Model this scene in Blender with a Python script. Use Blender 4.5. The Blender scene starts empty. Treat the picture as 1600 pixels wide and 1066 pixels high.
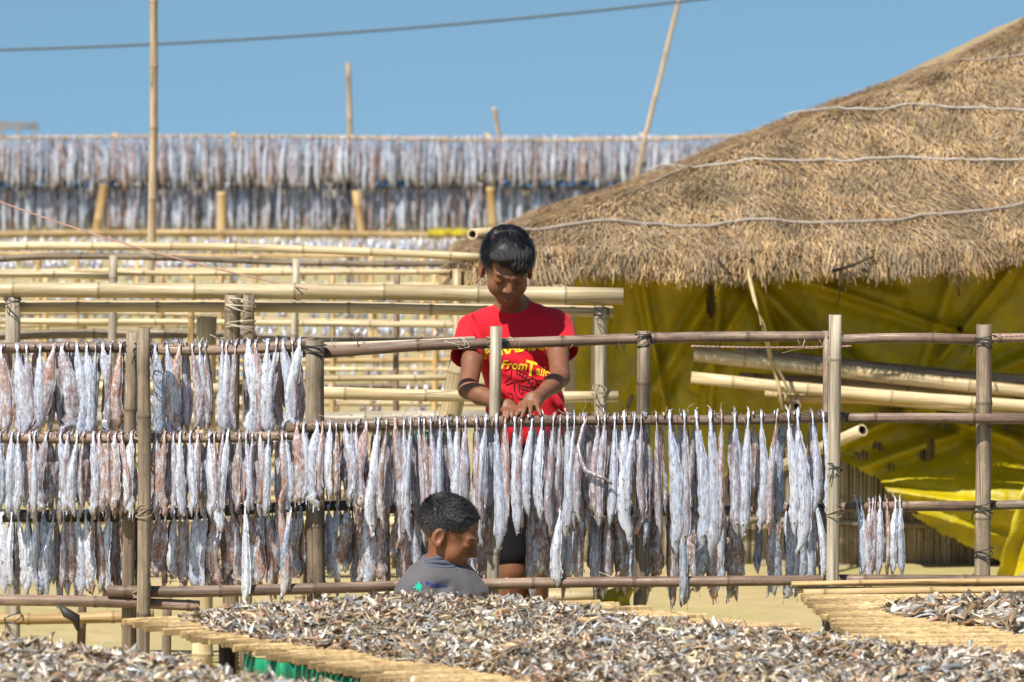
import bpy, bmesh, math, random
import numpy as np
from mathutils import Vector, Matrix, noise
from mathutils.bvhtree import BVHTree
random.seed(7); RNG = np.random.default_rng(11)
SC = bpy.context.scene
COL = SC.collection
# ------------------------------------------------------------------ camera
CAMZ = 1.65
PITCH = math.atan((533 - 230) / 6667.0)
cd = bpy.data.cameras.new('camera'); cam = bpy.data.objects.new('camera', cd); COL.objects.link(cam)
cam.location = (0, 0, CAMZ); cam.rotation_euler = (math.pi / 2 - PITCH, 0, 0)
cd.lens = 150; cd.sensor_width = 36; cd.clip_start = 0.5; cd.clip_end = 3000
cd.dof.use_dof = True; cd.dof.focus_distance = 11.5; cd.dof.aperture_fstop = 7.6
SC.camera = cam
# ------------------------------------------------------------------ world and sun
SUNV = Vector((-0.42, -0.62, 0.95)).normalized()
W = bpy.data.worlds.new('World'); SC.world = W; W.use_nodes = True
nt = W.node_tree; nt.nodes.clear()
wo = nt.nodes.new('ShaderNodeOutputWorld'); bg = nt.nodes.new('ShaderNodeBackground')
sky = nt.nodes.new('ShaderNodeTexSky'); sky.sky_type = 'NISHITA'; sky.sun_disc = False
sky.sun_elevation = math.asin(SUNV.z); sky.sun_rotation = math.atan2(SUNV.x, SUNV.y)
sky.air_density = 1.0; sky.dust_density = 0.9; sky.ozone_density = 2.2
tc = nt.nodes.new('ShaderNodeTexCoord'); mp = nt.nodes.new('ShaderNodeMapping'); mp.inputs['Location'].default_value = (0, 0, 0.2)
nt.links.new(tc.outputs['Generated'], mp.inputs['Vector']); nt.links.new(mp.outputs[0], sky.inputs['Vector'])
tint = nt.nodes.new('ShaderNodeMix'); tint.data_type = 'RGBA'; tint.blend_type = 'MULTIPLY'; tint.inputs[0].default_value = 1; tint.inputs[7].default_value = (0.82, 0.98, 0.94, 1)
nt.links.new(sky.outputs[0], tint.inputs[6]); nt.links.new(tint.outputs[2], bg.inputs[0]); bg.inputs[1].default_value = 0.086
nt.links.new(bg.outputs[0], wo.inputs[0])
sd = bpy.data.lights.new('sun', 'SUN'); sun = bpy.data.objects.new('sun', sd); COL.objects.link(sun)
sd.energy = 4.9; sd.angle = math.radians(0.5); sd.color = (1.0, 0.95, 0.86)
sun.rotation_euler = SUNV.to_track_quat('Z', 'Y').to_euler(); sun.location = (-5, 0, 10)
SC.view_settings.view_transform = 'Standard'; SC.view_settings.look = 'None'
SC.view_settings.exposure = 0.62; SC.view_settings.gamma = 1
SC.cycles.use_denoising = True
SC.cycles.max_bounces = 6

# ------------------------------------------------------------------ helpers
SP, CP = math.sin(PITCH), math.cos(PITCH)
def P(px, py, Y):
    """world point seen at photo pixel (px,py) on the vertical plane y=Y"""
    u = (px - 800) / 6667.0; v = (533 - py) / 6667.0
    dy = CP + v * SP; dz = -SP + v * CP
    t = Y / dy
    return Vector((u * t, Y, CAMZ + dz * t))
def PZ(px, py, z):
    u = (px - 800) / 6667.0; v = (533 - py) / 6667.0
    dy = CP + v * SP; dz = -SP + v * CP
    t = (z - CAMZ) / dz
    return Vector((u * t, dy * t, z))
WM = {}
def link(o, parent=None, M=None):
    COL.objects.link(o); M = M or Matrix.Identity(4)
    if parent is not None:
        o.parent = parent; o.matrix_parent_inverse = WM[parent.name].inverted()
    o.matrix_basis = M; WM[o.name] = M.copy(); return o
def tag(o, label=None, cat=None, group=None, kind=None):
    for k, v in (('label', label), ('category', cat), ('group', group), ('kind', kind)):
        if v: o[k] = v
    return o
def thing(name, loc, label, cat, group=None):
    o = bpy.data.objects.new(name, None); link(o, None, Matrix.Translation(loc)); return tag(o, label, cat, group)
def mesh(name, V, F, mat, smooth=True):
    me = bpy.data.meshes.new(name); me.from_pydata([tuple(v) for v in V], [], F)
    if mat: me.materials.append(mat)
    if smooth: me.polygons.foreach_set('use_smooth', [True] * len(F))
    me.update(); return me
def part(name, me, parent=None, M=None):
    return link(bpy.data.objects.new(name, me), parent, M)
def np_mesh(name, V, F, mat, cols=None, smooth=True):
    """V (n,3) array, F (m,k) array all of one size"""
    me = bpy.data.meshes.new(name); n, m, k = len(V), len(F), F.shape[1]
    me.vertices.add(n); me.vertices.foreach_set('co', V.astype(np.float32).ravel())
    me.loops.add(m * k); me.loops.foreach_set('vertex_index', F.astype(np.int32).ravel())
    me.polygons.add(m); me.polygons.foreach_set('loop_start', np.arange(0, m * k, k, dtype=np.int32))
    me.polygons.foreach_set('use_smooth', np.full(m, smooth))
    me.materials.append(mat); me.update(calc_edges=True)
    if cols is not None:
        a = me.color_attributes.new('tone', 'FLOAT_COLOR', 'POINT')
        c = np.ones((n, 4), np.float32); c[:, :3] = cols; a.data.foreach_set('color', c.ravel())
    return me

class NT:
    def __init__(s, name):
        s.m = bpy.data.materials.new(name); s.m.use_nodes = True; s.t = s.m.node_tree
        s.b = s.t.nodes['Principled BSDF']
    def n(s, ty, **kw):
        x = s.t.nodes.new(ty)
        for k, v in kw.items():
            if k.startswith('i_'): x.inputs[k[2:].replace('_', ' ')].default_value = v
            else: setattr(x, k, v)
        return x
    def l(s, a, b): s.t.links.new(a, b)
    def coord(s, kind='Object', scale=(1, 1, 1), rnd=True):
        c = s.n('ShaderNodeTexCoord'); m = s.n('ShaderNodeMapping'); m.inputs['Scale'].default_value = scale
        s.l(c.outputs[kind], m.inputs['Vector'])
        if rnd:
            oi = s.n('ShaderNodeObjectInfo'); mu = s.n('ShaderNodeMath', operation='MULTIPLY'); mu.inputs[1].default_value = 37
            s.l(oi.outputs['Random'], mu.inputs[0]); s.l(mu.outputs[0], m.inputs['Location'])
        return m.outputs[0]
    def noise(s, vec, scale, detail=4, rough=0.6):
        x = s.n('ShaderNodeTexNoise'); x.inputs['Scale'].default_value = scale; x.inputs['Detail'].default_value = detail
        x.inputs['Roughness'].default_value = rough; s.l(vec, x.inputs['Vector']); return x.outputs['Fac']
    def ramp(s, fac, stops):
        r = s.n('ShaderNodeValToRGB'); e = r.color_ramp.elements
        while len(e) < len(stops): e.new(0.5)
        for i, (p, c) in enumerate(stops):
            e[i].position = p; e[i].color = (*c, 1) if len(c) == 3 else c
        s.l(fac, r.inputs[0]); return r.outputs[0]
    def mix(s, a, b, fac, mode='MIX'):
        x = s.n('ShaderNodeMix', data_type='RGBA', blend_type=mode)
        for sock, v in ((x.inputs[0], fac), (x.inputs[6], a), (x.inputs[7], b)):
            if isinstance(v, (int, float)): sock.default_value = v
            elif isinstance(v, tuple): sock.default_value = (*v, 1)
            else: s.l(v, sock)
        return x.outputs[2]
    def bump(s, h, strength=0.4, dist=0.002):
        b = s.n('ShaderNodeBump'); b.inputs['Strength'].default_value = strength; b.inputs['Distance'].default_value = dist
        s.l(h, b.inputs['Height']); s.l(b.outputs[0], s.b.inputs['Normal'])
    def out(s, col=None, rough=None, metal=None, spec=None):
        if col is not None:
            if isinstance(col, tuple): s.b.inputs['Base Color'].default_value = (*col, 1)
            else: s.l(col, s.b.inputs['Base Color'])
        if rough is not None: s.b.inputs['Roughness'].default_value = rough
        if metal is not None: s.b.inputs['Metallic'].default_value = metal
        if spec is not None: s.b.inputs['Specular IOR Level'].default_value = spec
        return s.m
def g3(x): return (x, x, x)

def bamboo(name, a, b, dark, blotch=0.5, rough=0.5):
    s = NT(name); st = s.coord(scale=(55, 55, 1.6)); bl = s.coord(scale=(1, 1, 0.45))
    n1 = s.noise(st, 1.0, 6, .7); n2 = s.noise(bl, 26, 6, 0.75); n3 = s.noise(bl, 5, 3); n4 = s.noise(s.coord(scale=(130, 130, 9)), 1.0, 4, .7)
    c = s.mix(tuple(min(1, x * 1.12) for x in a), tuple(x * .72 for x in b), s.ramp(n1, [(0.36, g3(0)), (0.62, g3(1))]))
    c = s.mix(c, tuple(min(1, .25 + x * 1.2) for x in a), s.ramp(n4, [(0.60, g3(0)), (0.74, g3(0.55))])); c = s.mix(c, tuple(x * .45 for x in b), s.ramp(n4, [(0.28, g3(0.7)), (0.40, g3(0))]))
    c = s.mix(c, dark, s.ramp(n2, [(0.56 - 0.12 * blotch, g3(0)), (0.80 - 0.15 * blotch, g3(0.85 * blotch + 0.1))]))
    c = s.mix(c, tuple(x * 0.62 for x in b), s.ramp(n3, [(0.45, g3(0)), (0.75, g3(0.7))]))
    at = s.n('ShaderNodeAttribute', attribute_name='node')
    c = s.mix(c, tuple(x * 0.45 for x in b), s.ramp(at.outputs['Fac'], [(0.3, g3(0)), (0.95, g3(0.85))]))
    crack = s.noise(s.coord(scale=(34, 34, 0.5)), 1.0, 1)
    cr = s.ramp(crack, [(0.485, g3(0)), (0.5, g3(0.75)), (0.515, g3(0))])
    c = s.mix(c, tuple(x * 0.3 for x in dark), cr)
    oi = s.n('ShaderNodeObjectInfo'); hs = s.n('ShaderNodeHueSaturation'); mr = s.n('ShaderNodeMapRange')
    mr.inputs['To Min'].default_value = 0.8; mr.inputs['To Max'].default_value = 1.2
    s.l(oi.outputs['Random'], mr.inputs[0]); s.l(mr.outputs[0], hs.inputs['Value']); s.l(c, hs.inputs['Color'])
    s.bump(n1, 0.35, 0.002)
    return s.out(hs.outputs[0], rough, spec=0.35)
M_BROWN = bamboo('bamboo_brown', (0.33, 0.23, 0.17), (0.18, 0.11, 0.075), (0.07, 0.05, 0.04), 0.85)
M_GREY = bamboo('bamboo_grey', (0.33, 0.26, 0.18), (0.19, 0.135, 0.09), (0.08, 0.055, 0.04), 0.75, 0.6)
M_PALE = bamboo('bamboo_pale', (0.50, 0.44, 0.34), (0.34, 0.28, 0.20), (0.28, 0.21, 0.14), 0.35)
M_CREAM = bamboo('bamboo_cream', (0.62, 0.51, 0.33), (0.52, 0.38, 0.19), (0.36, 0.29, 0.20), 0.35, 0.42)
M_YEL = bamboo('bamboo_yellow', (0.58, 0.41, 0.20), (0.48, 0.30, 0.12), (0.36, 0.24, 0.10), 0.3)
M_SHELF = bamboo('bamboo_split', (0.62, 0.44, 0.22), (0.46, 0.30, 0.13), (0.20, 0.12, 0.06), 0.5, 0.6)
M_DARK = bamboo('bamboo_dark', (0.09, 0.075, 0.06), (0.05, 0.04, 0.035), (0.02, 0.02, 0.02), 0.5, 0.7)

def simple(name, col, rough=0.7, var=0.25, scale=20, metal=0, bump=0.2):
    s = NT(name); n = s.noise(s.coord(), scale, 4)
    c = s.mix(tuple(x * (1 - var) for x in col), tuple(min(1, x * (1 + var)) for x in col), s.ramp(n, [(0.3, g3(0)), (0.7, g3(1))]))
    if bump: s.bump(n, bump, 0.002)
    return s.out(c, rough, metal)
M_STRING = simple('string', (0.30, 0.24, 0.15), 0.8)
M_BLACKTIE = simple('black_tie', (0.03, 0.028, 0.025), 0.6)
M_PALETIE = simple('pale_tie', (0.55, 0.50, 0.38), 0.7)
M_HOLE = simple('pole_hollow', (0.05, 0.035, 0.02), 0.9)

def fish_mat(name, use_attr):
    s = NT(name)
    if use_attr: base = s.n('ShaderNodeAttribute', attribute_name='tone').outputs['Color']
    else: base = s.n('ShaderNodeObjectInfo').outputs['Color']
    v = s.coord(scale=(1, 1, 0.45)); n1 = s.noise(v, 130, 6, 0.8); n2 = s.noise(v, 34, 6, 0.72); n3 = s.noise(s.coord(scale=(1, 1, 0.08)), 190, 4, .7)
    silver = s.mix((0.26, 0.25, 0.33), (0.82, 0.85, 0.96), s.ramp(n3, [(0.36, g3(0)), (0.54, g3(1))]))
    c = s.mix(silver, base, s.ramp(n2, [(0.42, g3(0.15)), (0.56, g3(0.95))]))
    c = s.mix(c, (0.17, 0.075, 0.055), s.ramp(n1, [(0.52, g3(0)), (0.64, g3(0.9))]))
    c = s.mix(c, (0.92, 0.93, 0.98), s.ramp(n1, [(0.36, g3(0.9)), (0.45, g3(0))]))
    n5 = s.noise(s.coord(scale=(1, 1, 0.05)), 330, 3, .6); c = s.mix(c, (0.06, 0.04, 0.05), s.ramp(n5, [(0.56, g3(0)), (0.68, g3(0.6))]))
    s.bump(n1, 0.7, 0.003)
    return s.out(c, 0.34, 0.5)
M_FISH = fish_mat('dried_fish_skin', False); M_FISHA = fish_mat('dried_fish_mass', True)
M_EYE = simple('fish_eye', (0.02, 0.02, 0.015), 0.2); M_EYER = simple('fish_eye_ring', (0.55, 0.50, 0.30), 0.3)
def small_mat():
    s = NT('small_fish_skin'); b = s.n('ShaderNodeAttribute', attribute_name='tone').outputs['Color']
    n = s.noise(s.coord(rnd=False), 130, 4, 0.7)
    c = s.mix(b, (0.14, 0.09, 0.06), s.ramp(n, [(0.52, g3(0)), (0.72, g3(0.8))]))
    s.bump(n, 0.5, 0.002); return s.out(c, 0.33, 0.15)
M_SMALL = small_mat()
def pole_mesh(L, r0, r1, mat, sides=14, bend=0.0, nodes=0.28, phase=None, hollow=True, bulge=0.10, wob=0.002):
    ph = random.uniform(0.05, nodes) if phase is None else phase
    zs = [0.0]; nv = [0.0]; bl = [0.0]
    z = ph
    while z < L - 0.012:
        zs += [z - 0.010, z - 0.002, z + 0.004, z + 0.012]; nv += [0.1, 1.0, 0.5, 0.0]; bl += [0, bulge, bulge * .5, 0]
        if z + nodes * .5 < L - .01: zs.append(z + nodes * .5); nv.append(0); bl.append(-0.02)
        z += nodes * random.uniform(0.88, 1.12)
    zs.append(L); nv.append(0); bl.append(0)
    o = sorted(range(len(zs)), key=lambda i: zs[i]); zs = [max(0, zs[i]) for i in o]; nv = [nv[i] for i in o]; bl = [bl[i] for i in o]
    V, F, A = [], [], []
    sx, sy = random.uniform(0, 9), random.uniform(0, 9)
    def ring(zz, r, a, inset=0):
        b = bend * math.sin(math.pi * zz / L) if L > 0 else 0
        ox = b + wob * noise.noise((zz * 3, sx, 0)); oy = wob * noise.noise((zz * 3, sy, 5))
        for k in range(sides):
            t = 2 * math.pi * k / sides; rr = r * (1 + 0.03 * noise.noise((math.cos(t), math.sin(t), zz * 4 + sx)))
            V.append((ox + rr * math.cos(t), oy + rr * math.sin(t), zz)); A.append(a)
    for zz, a, b in zip(zs, nv, bl): ring(zz, (r0 + (r1 - r0) * zz / L) * (1 + b), a)
    n = len(zs)
    def skin(i, j):
        for k in range(sides):
            k2 = (k + 1) % sides; F.append((i * sides + k, i * sides + k2, j * sides + k2, j * sides + k))
    for i in range(n - 1): skin(i, i + 1)
    outer = len(F)
    # hollow ends
    cnt = n
    for zz, r, sg, src in ((L, r1, -1, n - 1), (0, r0, 1, 0)):
        ring(zz, r * 0.72, 0.3); ring(zz + sg * 0.03, r * 0.68, 1)
        if sg < 0: skin(src, cnt); skin(cnt, cnt + 1)
        else:
            for (i, j) in ((cnt, src), (cnt + 1, cnt)): skin(i, j)
        c0 = (cnt + 1) * sides; F.append(tuple(range(c0, c0 + sides)) if sg < 0 else tuple(reversed(range(c0, c0 + sides))))
        cnt += 2
    me = mesh('pole', V, F, mat)
    me.materials.append(M_HOLE)
    for i in range(outer, len(F)):
        if len(F[i]) > 4 or (i - outer) % (2 * sides + 1) >= sides and i < outer + 2 * sides: me.polygons[i].material_index = 1
        me.polygons[i].use_smooth = False
    at = me.attributes.new('node', 'FLOAT', 'POINT'); at.data.foreach_set('value', A)
    return me
def axis_mat(a, b, roll=None):
    q = (b - a).to_track_quat('Z', 'Y').to_matrix().to_4x4()
    return Matrix.Translation(a) @ q @ Matrix.Rotation(random.uniform(0, 6.28) if roll is None else roll, 4, 'Z')
def pole(name, a, b, r0, r1, mat, parent=None, bend=0.0, **kw):
    me = pole_mesh((b - a).length, r0, r1, mat, bend=bend, **kw)
    me.name = name
    return part(name, me, parent, axis_mat(a, b))
def tube(pts, r, mat, sides=6, name='tube', closed=False):
    V, F = [], []; n = len(pts); pts = [Vector(p) for p in pts]
    for i, p in enumerate(pts):
        d = (pts[(i + 1) % n] - pts[i - 1]) if closed else (pts[min(i + 1, n - 1)] - pts[max(i - 1, 0)])
        d.normalize(); q = d.to_track_quat('Z', 'Y'); rr = r(i / (n - 1)) if callable(r) else r
        for k in range(sides):
            t = 2 * math.pi * k / sides; V.append(p + q @ Vector((rr * math.cos(t), rr * math.sin(t), 0)))
    for i in range(n if closed else n - 1):
        j = (i + 1) % n
        for k in range(sides):
            k2 = (k + 1) % sides; F.append((i * sides + k, i * sides + k2, j * sides + k2, j * sides + k))
    if not closed: F += [tuple(reversed(range(sides))), tuple(range((n - 1) * sides, n * sides))]
    return mesh(name, V, F, mat)
def lash_mesh(name, rad, mat, turns=3, r=0.0016, tail=0.04, squash=1.0):
    pts = []; N = 14 * turns
    for i in range(N):
        t = 2 * math.pi * i / 14; z = (i / N - 0.5) * 0.012 * turns + 0.006 * math.sin(t * 1.3)
        pts.append((rad * math.cos(t) * squash, rad * math.sin(t), z))
    pts.append((rad * 1.1, -rad * .4, -0.01)); pts.append((rad * 1.25, -rad * .8, -tail))
    return tube(pts, r, mat, 5, name)
def lashing(parent, px, py, Y, rad, mat=None, **kw):
    c = P(px, py, Y)
    if kw.get('turns') == 1:
        return part('lashing', lash_mesh('lashing', rad, mat, **kw), parent, Matrix.Translation(c) @ Matrix.Rotation(math.pi / 2, 4, 'Y') @ Matrix.Rotation(random.uniform(0, 6), 4, 'Z') @ Matrix.Rotation(random.uniform(-.3, .3), 4, 'X'))
    M = Matrix.Translation(c) @ Matrix.Rotation(random.uniform(-.25, .25), 4, 'X') @ Matrix.Rotation(random.uniform(-.3, .3), 4, 'Y') @ Matrix.Rotation(random.uniform(0, 6), 4, 'Z')
    return part('lashing', lash_mesh('lashing', rad, mat or M_STRING, **kw), parent, M)
def px2m(w, Y): return w * Y / 6667.0

# ------------------------------------------------------------------ ground
def ground_mat():
    s = NT('sand_ground'); v = s.coord('Object', rnd=False)
    n1 = s.noise(v, 0.7, 5); n2 = s.noise(v, 9, 5, 0.7); n3 = s.noise(v, 60, 3)
    c = s.mix((0.34, 0.26, 0.12), (0.45, 0.34, 0.17), s.ramp(n2, [(0.3, g3(0)), (0.7, g3(1))]))
    c = s.mix(c, (0.24, 0.24, 0.06), s.ramp(n1, [(0.42, g3(0)), (0.68, g3(0.65))]))
    s.bump(n3, 0.5, 0.01); return s.out(c, 0.95)
M_SAND = ground_mat()
def ground():
    xs = np.concatenate([np.linspace(-900, -12, 14)[:-1], np.linspace(-12, 12, 97), np.linspace(12, 900, 14)[1:]])
    ys = np.concatenate([np.linspace(-60, 4, 8)[:-1], np.linspace(4, 36, 129), np.linspace(36, 1800, 16)[1:]])
    V = []; F = []
    for y in ys:
        for x in xs:
            z = 0
            if 5 < y < 60 and abs(x) < 14:
                z = 0.05 * noise.noise((x * .6, y * .6, 0)) + 0.018 * noise.noise((x * 3, y * 3, 1)) - 0.02
            V.append((x, y, z))
    n = len(xs)
    for j in range(len(ys) - 1):
        for i in range(n - 1): a = j * n + i; F.append((a, a + 1, a + n + 1, a + n))
    tag(part('ground', mesh('ground', V, F, M_SAND)), kind='structure')
ground()

# ------------------------------------------------------------------ racks of bamboo
def rack(name, label, Y, rails, posts, group=None, cat='drying rack', sides=12):
    x0 = P(posts[0][0], 900, Y).x if posts else 0
    t = thing(name, (x0, Y, 0), label, cat, group)
    for (xa, ya, xb, yb, w, m, dY, bend) in rails:
        a, b = P(xa, ya, Y + dY), P(xb, yb, Y + dY); r = px2m(w, Y) / 2
        bend *= 1.8
        if random.random() < .5: pole('rail', a, b, r * 1.04, r * .95, m, t, bend, sides=sides)
        else: pole('rail', b, a, r * 1.04, r * .95, m, t, bend, sides=sides)
    for (xa, ya, xb, yb, w, m, dY, full) in posts:
        a, b = P(xa, ya, Y + dY), P(xb, yb, Y + dY)
        if full: k = (a.z + .03) / (a.z - b.z); b = a + (b - a) * k
        r = px2m(w, Y) / 2
        pole('post', b, a, r * 1.02, r * .98, m, t, random.uniform(-.004, .004), sides=sides, wob=.003)
    return t
YM = 11.5
F_, B_ = -0.045, 0.04
MAIN = rack('drying_rack', 'weathered brown bamboo rack hung with ribbonfish in front of the boy in red', YM, [
    (-60, 547, 212, 543, 17, M_BROWN, B_, .004), (212, 546, 490, 537, 17, M_BROWN, B_, .006), (440, 556, 496, 549, 13, M_BROWN, B_ + .03, 0),
    (496, 552, 780, 536, 18, M_BROWN, B_, .003), (500, 540, 742, 531, 11, M_PALE, B_ + .035, .002), (778, 537, 1312, 526, 17, M_BROWN, B_, .004),
    (1300, 531, 1545, 532, 16, M_BROWN, B_, .003), (1530, 530, 1660, 527, 15, M_BROWN, B_ + .03, 0),
    (-60, 683, 482, 680, 16, M_BROWN, F_, .004), (448, 668, 900, 657, 17, M_BROWN, F_ - .002, .003), (880, 657, 1320, 652, 16, M_BROWN, F_ - .002, .003),
    (1305, 653, 1660, 655, 16, M_BROWN, F_, .002),
    (-60, 806, 330, 801, 20, M_DARK, B_ + .03, .004), (300, 802, 590, 790, 17, M_DARK, B_ + .03, .003), (560, 796, 1010, 800, 15, M_BROWN, B_ + .03, .003), (1000, 798, 1320, 794, 15, M_BROWN, B_ + .02, .002),  # dark stretches carry the shade of the hanging fish in their colour
    (1300, 793, 1536, 791, 16, M_BROWN, B_ - .01, .002), (1538, 790, 1660, 787, 15, M_GREY, B_ - .01, .002),
    (-60, 937, 312, 947, 18, M_BROWN, F_ + .01, .003), (168, 924, 640, 914, 18, M_BROWN, F_, .005), (615, 914, 1320, 906, 17, M_BROWN, F_, .004),
    (1310, 907, 1660, 909, 18, M_BROWN, F_, .003)],
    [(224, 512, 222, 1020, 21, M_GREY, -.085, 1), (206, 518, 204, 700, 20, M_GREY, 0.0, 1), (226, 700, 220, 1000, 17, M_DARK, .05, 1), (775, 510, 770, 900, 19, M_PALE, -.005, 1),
     (492, 531, 496, 900, 30, M_GREY, 0, 1), (1006, 517, 1000, 950, 21, M_GREY, 0, 1), (1305, 492, 1303, 980, 20, M_PALE, -.085, 1),
     (1292, 517, 1291, 900, 13, M_BROWN, .035, 1), (1538, 507, 1535, 905, 25, M_GREY, 0, 1)], sides=16)
for (x, y, dY, rr, m) in [(224, 545, -.06, .026, M_BLACKTIE), (224, 800, -.085, .0215, M_STRING), (222, 925, -.07, .026, M_STRING), (224, 683, -.07, .024, M_STRING),
        (206, 546, .01, .024, M_BLACKTIE), (492, 545, .0, .029, M_BLACKTIE), (772, 537, .005, .02, M_STRING), (1006, 530, .0, .022, M_BLACKTIE), (1006, 910, -.005, .023, M_STRING),
        (1305, 529, -.075, .0215, M_STRING), (1305, 730, -.085, .0195, M_BLACKTIE), (1303, 800, -.085, .0195, M_STRING), (1538, 532, .0, .025, M_BLACKTIE), (1538, 655, -.01, .026, M_BLACKTIE),
        (1538, 792, .0, .0255, M_BLACKTIE), (1537, 864, .0, .0245, M_BLACKTIE), (1535, 908, -.01, .026, M_BLACKTIE), (500, 916, -.01, .032, M_BLACKTIE), (1303, 907, -.07, .024, M_STRING)]:
    lashing(MAIN, x, y, YM + dY, rr, m)
# fish-wire wrapping and fibres trailing from the rails
for k in range(46):
    x = random.uniform(240, 1290); y = random.choice([yy for yy in (535 if x < 475 or x > 510 else 548, 660 - .006 * (x - 800) if x > 460 else 681, 911)])
    lashing(MAIN, x, y + 1, YM + (B_ if y < 600 else F_), px2m(17, YM) / 2 + .001, random.choice((M_STRING, M_BLACKTIE, M_PALETIE)), turns=1, r=.0009, tail=random.uniform(.01, .05))
# loose bark slivers and wire along the rails
for k in range(26):
    x = random.choice([random.uniform(500, 1280), random.uniform(240, 480), random.uniform(900, 1280)]); y = 657 - 0.005 * (x - 800) if x > 480 else 680
    a = P(x, y - 8, YM + F_ - .01)
    pts = [a]
    d = Vector((random.uniform(-1, 1), random.uniform(-.6, .2), random.uniform(.2, 1))).normalized()
    for q in range(5):
        d = (d + Vector((random.uniform(-.6, .6), random.uniform(-.3, .3), random.uniform(-.7, .3)))).normalized(); pts.append(pts[-1] + d * .009)
    part('wire_end', tube(pts, .0008, M_STRING, 4, 'wire_end'), MAIN)

C, G_, Y_, B4 = M_CREAM, M_GREY, M_YEL, M_BROWN
NEXT = rack('drying_rack', 'empty rack of thick cream bamboo just behind the boy in red', 13.2, [
    (-60, 454, 974, 463, 25, C, -.04, .006), (-60, 479, 958, 487, 19, C, .03, .004), (480, 614, 966, 620, 19, C, 0, .003), (-60, 603, 500, 613, 18, C, 0, .003), (-60, 742, 420, 735, 15, C, .05, .003),
    (-60, 811, 1000, 824, 17, C, .03, .004), (-60, 968, 240, 962, 18, Y_, -.04, .002), (590, 930, 930, 931, 16, C, -.2, .002)],
    [(20, 459, 20, 985, 24, M_PALE, -.03, 1), (364, 461, 362, 700, 26, G_, -.06, 1), (389, 461, 387, 700, 19, G_, -.06, 1), (323, 495, 316, 1030, 33, C, .08, 1), (939, 480, 934, 1000, 20, M_PALE, -.02, 1),
     (737, 480, 702, 660, 36, C, .1, 1), (128, 930, 126, 1000, 14, B4, 0.02, 1), (262, 930, 262, 1000, 15, G_, .1, 1), (470, 800, 470, 1000, 16, C, .1, 1)], 'empty bamboo racks behind the hanging fish')
for (x, y, rr, m) in ((20, 472, .027, M_BLACKTIE), (376, 478, .046, M_PALETIE), (376, 508, .046, M_PALETIE), (939, 487, .022, M_BLACKTIE), (936, 612, .022, M_STRING), (20, 966, .027, M_BLACKTIE)): lashing(NEXT, x, y, 13.14, rr, m)
tag(part('rag', tube([P(92, 945, 11.4), P(104, 958, 11.39), P(118, 966, 11.4), P(122, 985, 11.41)], lambda t: .004 + .011 * math.sin(t * 3.1), M_BLACKTIE, 10, 'rag')), 'small dark rag dangling below the lowest brown rail', 'rag')
rack('drying_rack', 'second empty bamboo rack with grey rails, beside the tip of the thatched roof', 16.5, [
    (-60, 385, 752, 402, 13, C, 0, .01), (-60, 409, 260, 403, 11, G_, .3, .01), (240, 402, 800, 411, 10, G_, .3, .01), (-60, 431, 175, 433, 11, C, .1, .005), (175, 427, 760, 424, 9, C, .1, .005),
    (-60, 502, 720, 508, 10, C, 0, .006), (-60, 526, 400, 524, 16, G_, .3, .01), (400, 530, 760, 531, 17, G_, .3, .006), (-60, 590, 740, 589, 10, C, 0, .004), (-60, 650, 760, 652, 22, M_PALE, -.4, .006), (-60, 705, 620, 709, 12, C, 0, .004),
    (-60, 866, 700, 868, 11, C, 0, .004)],
    [(177, 399, 174, 700, 14, M_PALE, 0, 1), (463, 404, 456, 700, 12, M_PALE, 0, 1), (714, 420, 712, 700, 14, C, 0, 1), (300, 430, 298, 700, 10, Y_, 0, 1), (620, 420, 618, 700, 10, B4, .3, 1), (108, 800, 106, 960, 11, C, 0, 1), (580, 800, 580, 960, 12, C, 0, 1)],
    'empty bamboo racks behind the hanging fish', sides=10)
rack('drying_rack', 'third empty bamboo rack with thin pale rails, beyond the one with grey rails', 20.0, [
    (-60, 444, 900, 440, 8, C, 0, .01), (-60, 536, 760, 538, 12, G_, .5, .01), (-60, 603, 760, 604, 9, G_, .4, .01), (-60, 668, 700, 666, 14, G_, .3, .01), (-60, 720, 600, 722, 9, C, .3, .01), (-60, 778, 600, 775, 9, C, .1, .01), (-60, 842, 600, 845, 10, C, .1, .01), (-60, 492, 380, 496, 8, C, 0, .01), (380, 498, 900, 501, 9, C, 0, .01), (-60, 513, 340, 511, 8, C, .2, .01), (-60, 563, 900, 561, 9, Y_, 0, .01), (-60, 577, 760, 578, 7, C, 0, .01), (-60, 634, 760, 631, 9, C, 0, .01), (-60, 760, 600, 762, 8, C, 0, .01)],
    [(72, 425, 72, 700, 9, Y_, 0, 1), (252, 425, 252, 700, 10, Y_, 0, 1), (345, 425, 344, 700, 9, Y_, 0, 1), (520, 425, 519, 700, 9, Y_, 0, 1), (680, 425, 680, 700, 10, Y_, 0, 1), (896, 425, 894, 620, 10, Y_, 0, 1)],
    'empty bamboo racks behind the hanging fish', sides=8)
rack('drying_rack', 'fourth low rack of yellowed bamboo in front of the fish curtain', 25.0, [
    (-60, 425, 900, 427, 6, C, 0, .01), (-60, 455, 900, 452, 6, C, 0, .01), (-60, 470, 900, 474, 6, G_, .3, .01), (-60, 395, 780, 396, 6, Y_, 0, .01), (-60, 541, 900, 545, 7, C, 0, .01), (-60, 672, 640, 673, 7, C, 0, .01), (-60, 612, 740, 610, 7, G_, 0, .01)],
    [(60, 404, 60, 560, 9, Y_, 0, 1), (120, 404, 120, 560, 9, Y_, 0, 1), (215, 404, 215, 560, 8, Y_, 0, 1), (400, 400, 400, 560, 8, Y_, 0, 1), (580, 400, 580, 560, 8, Y_, 0, 1), (660, 400, 660, 560, 8, Y_, 0, 1), (790, 400, 790, 560, 8, Y_, 0, 1)],
    'empty bamboo racks behind the hanging fish', sides=8)
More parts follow.
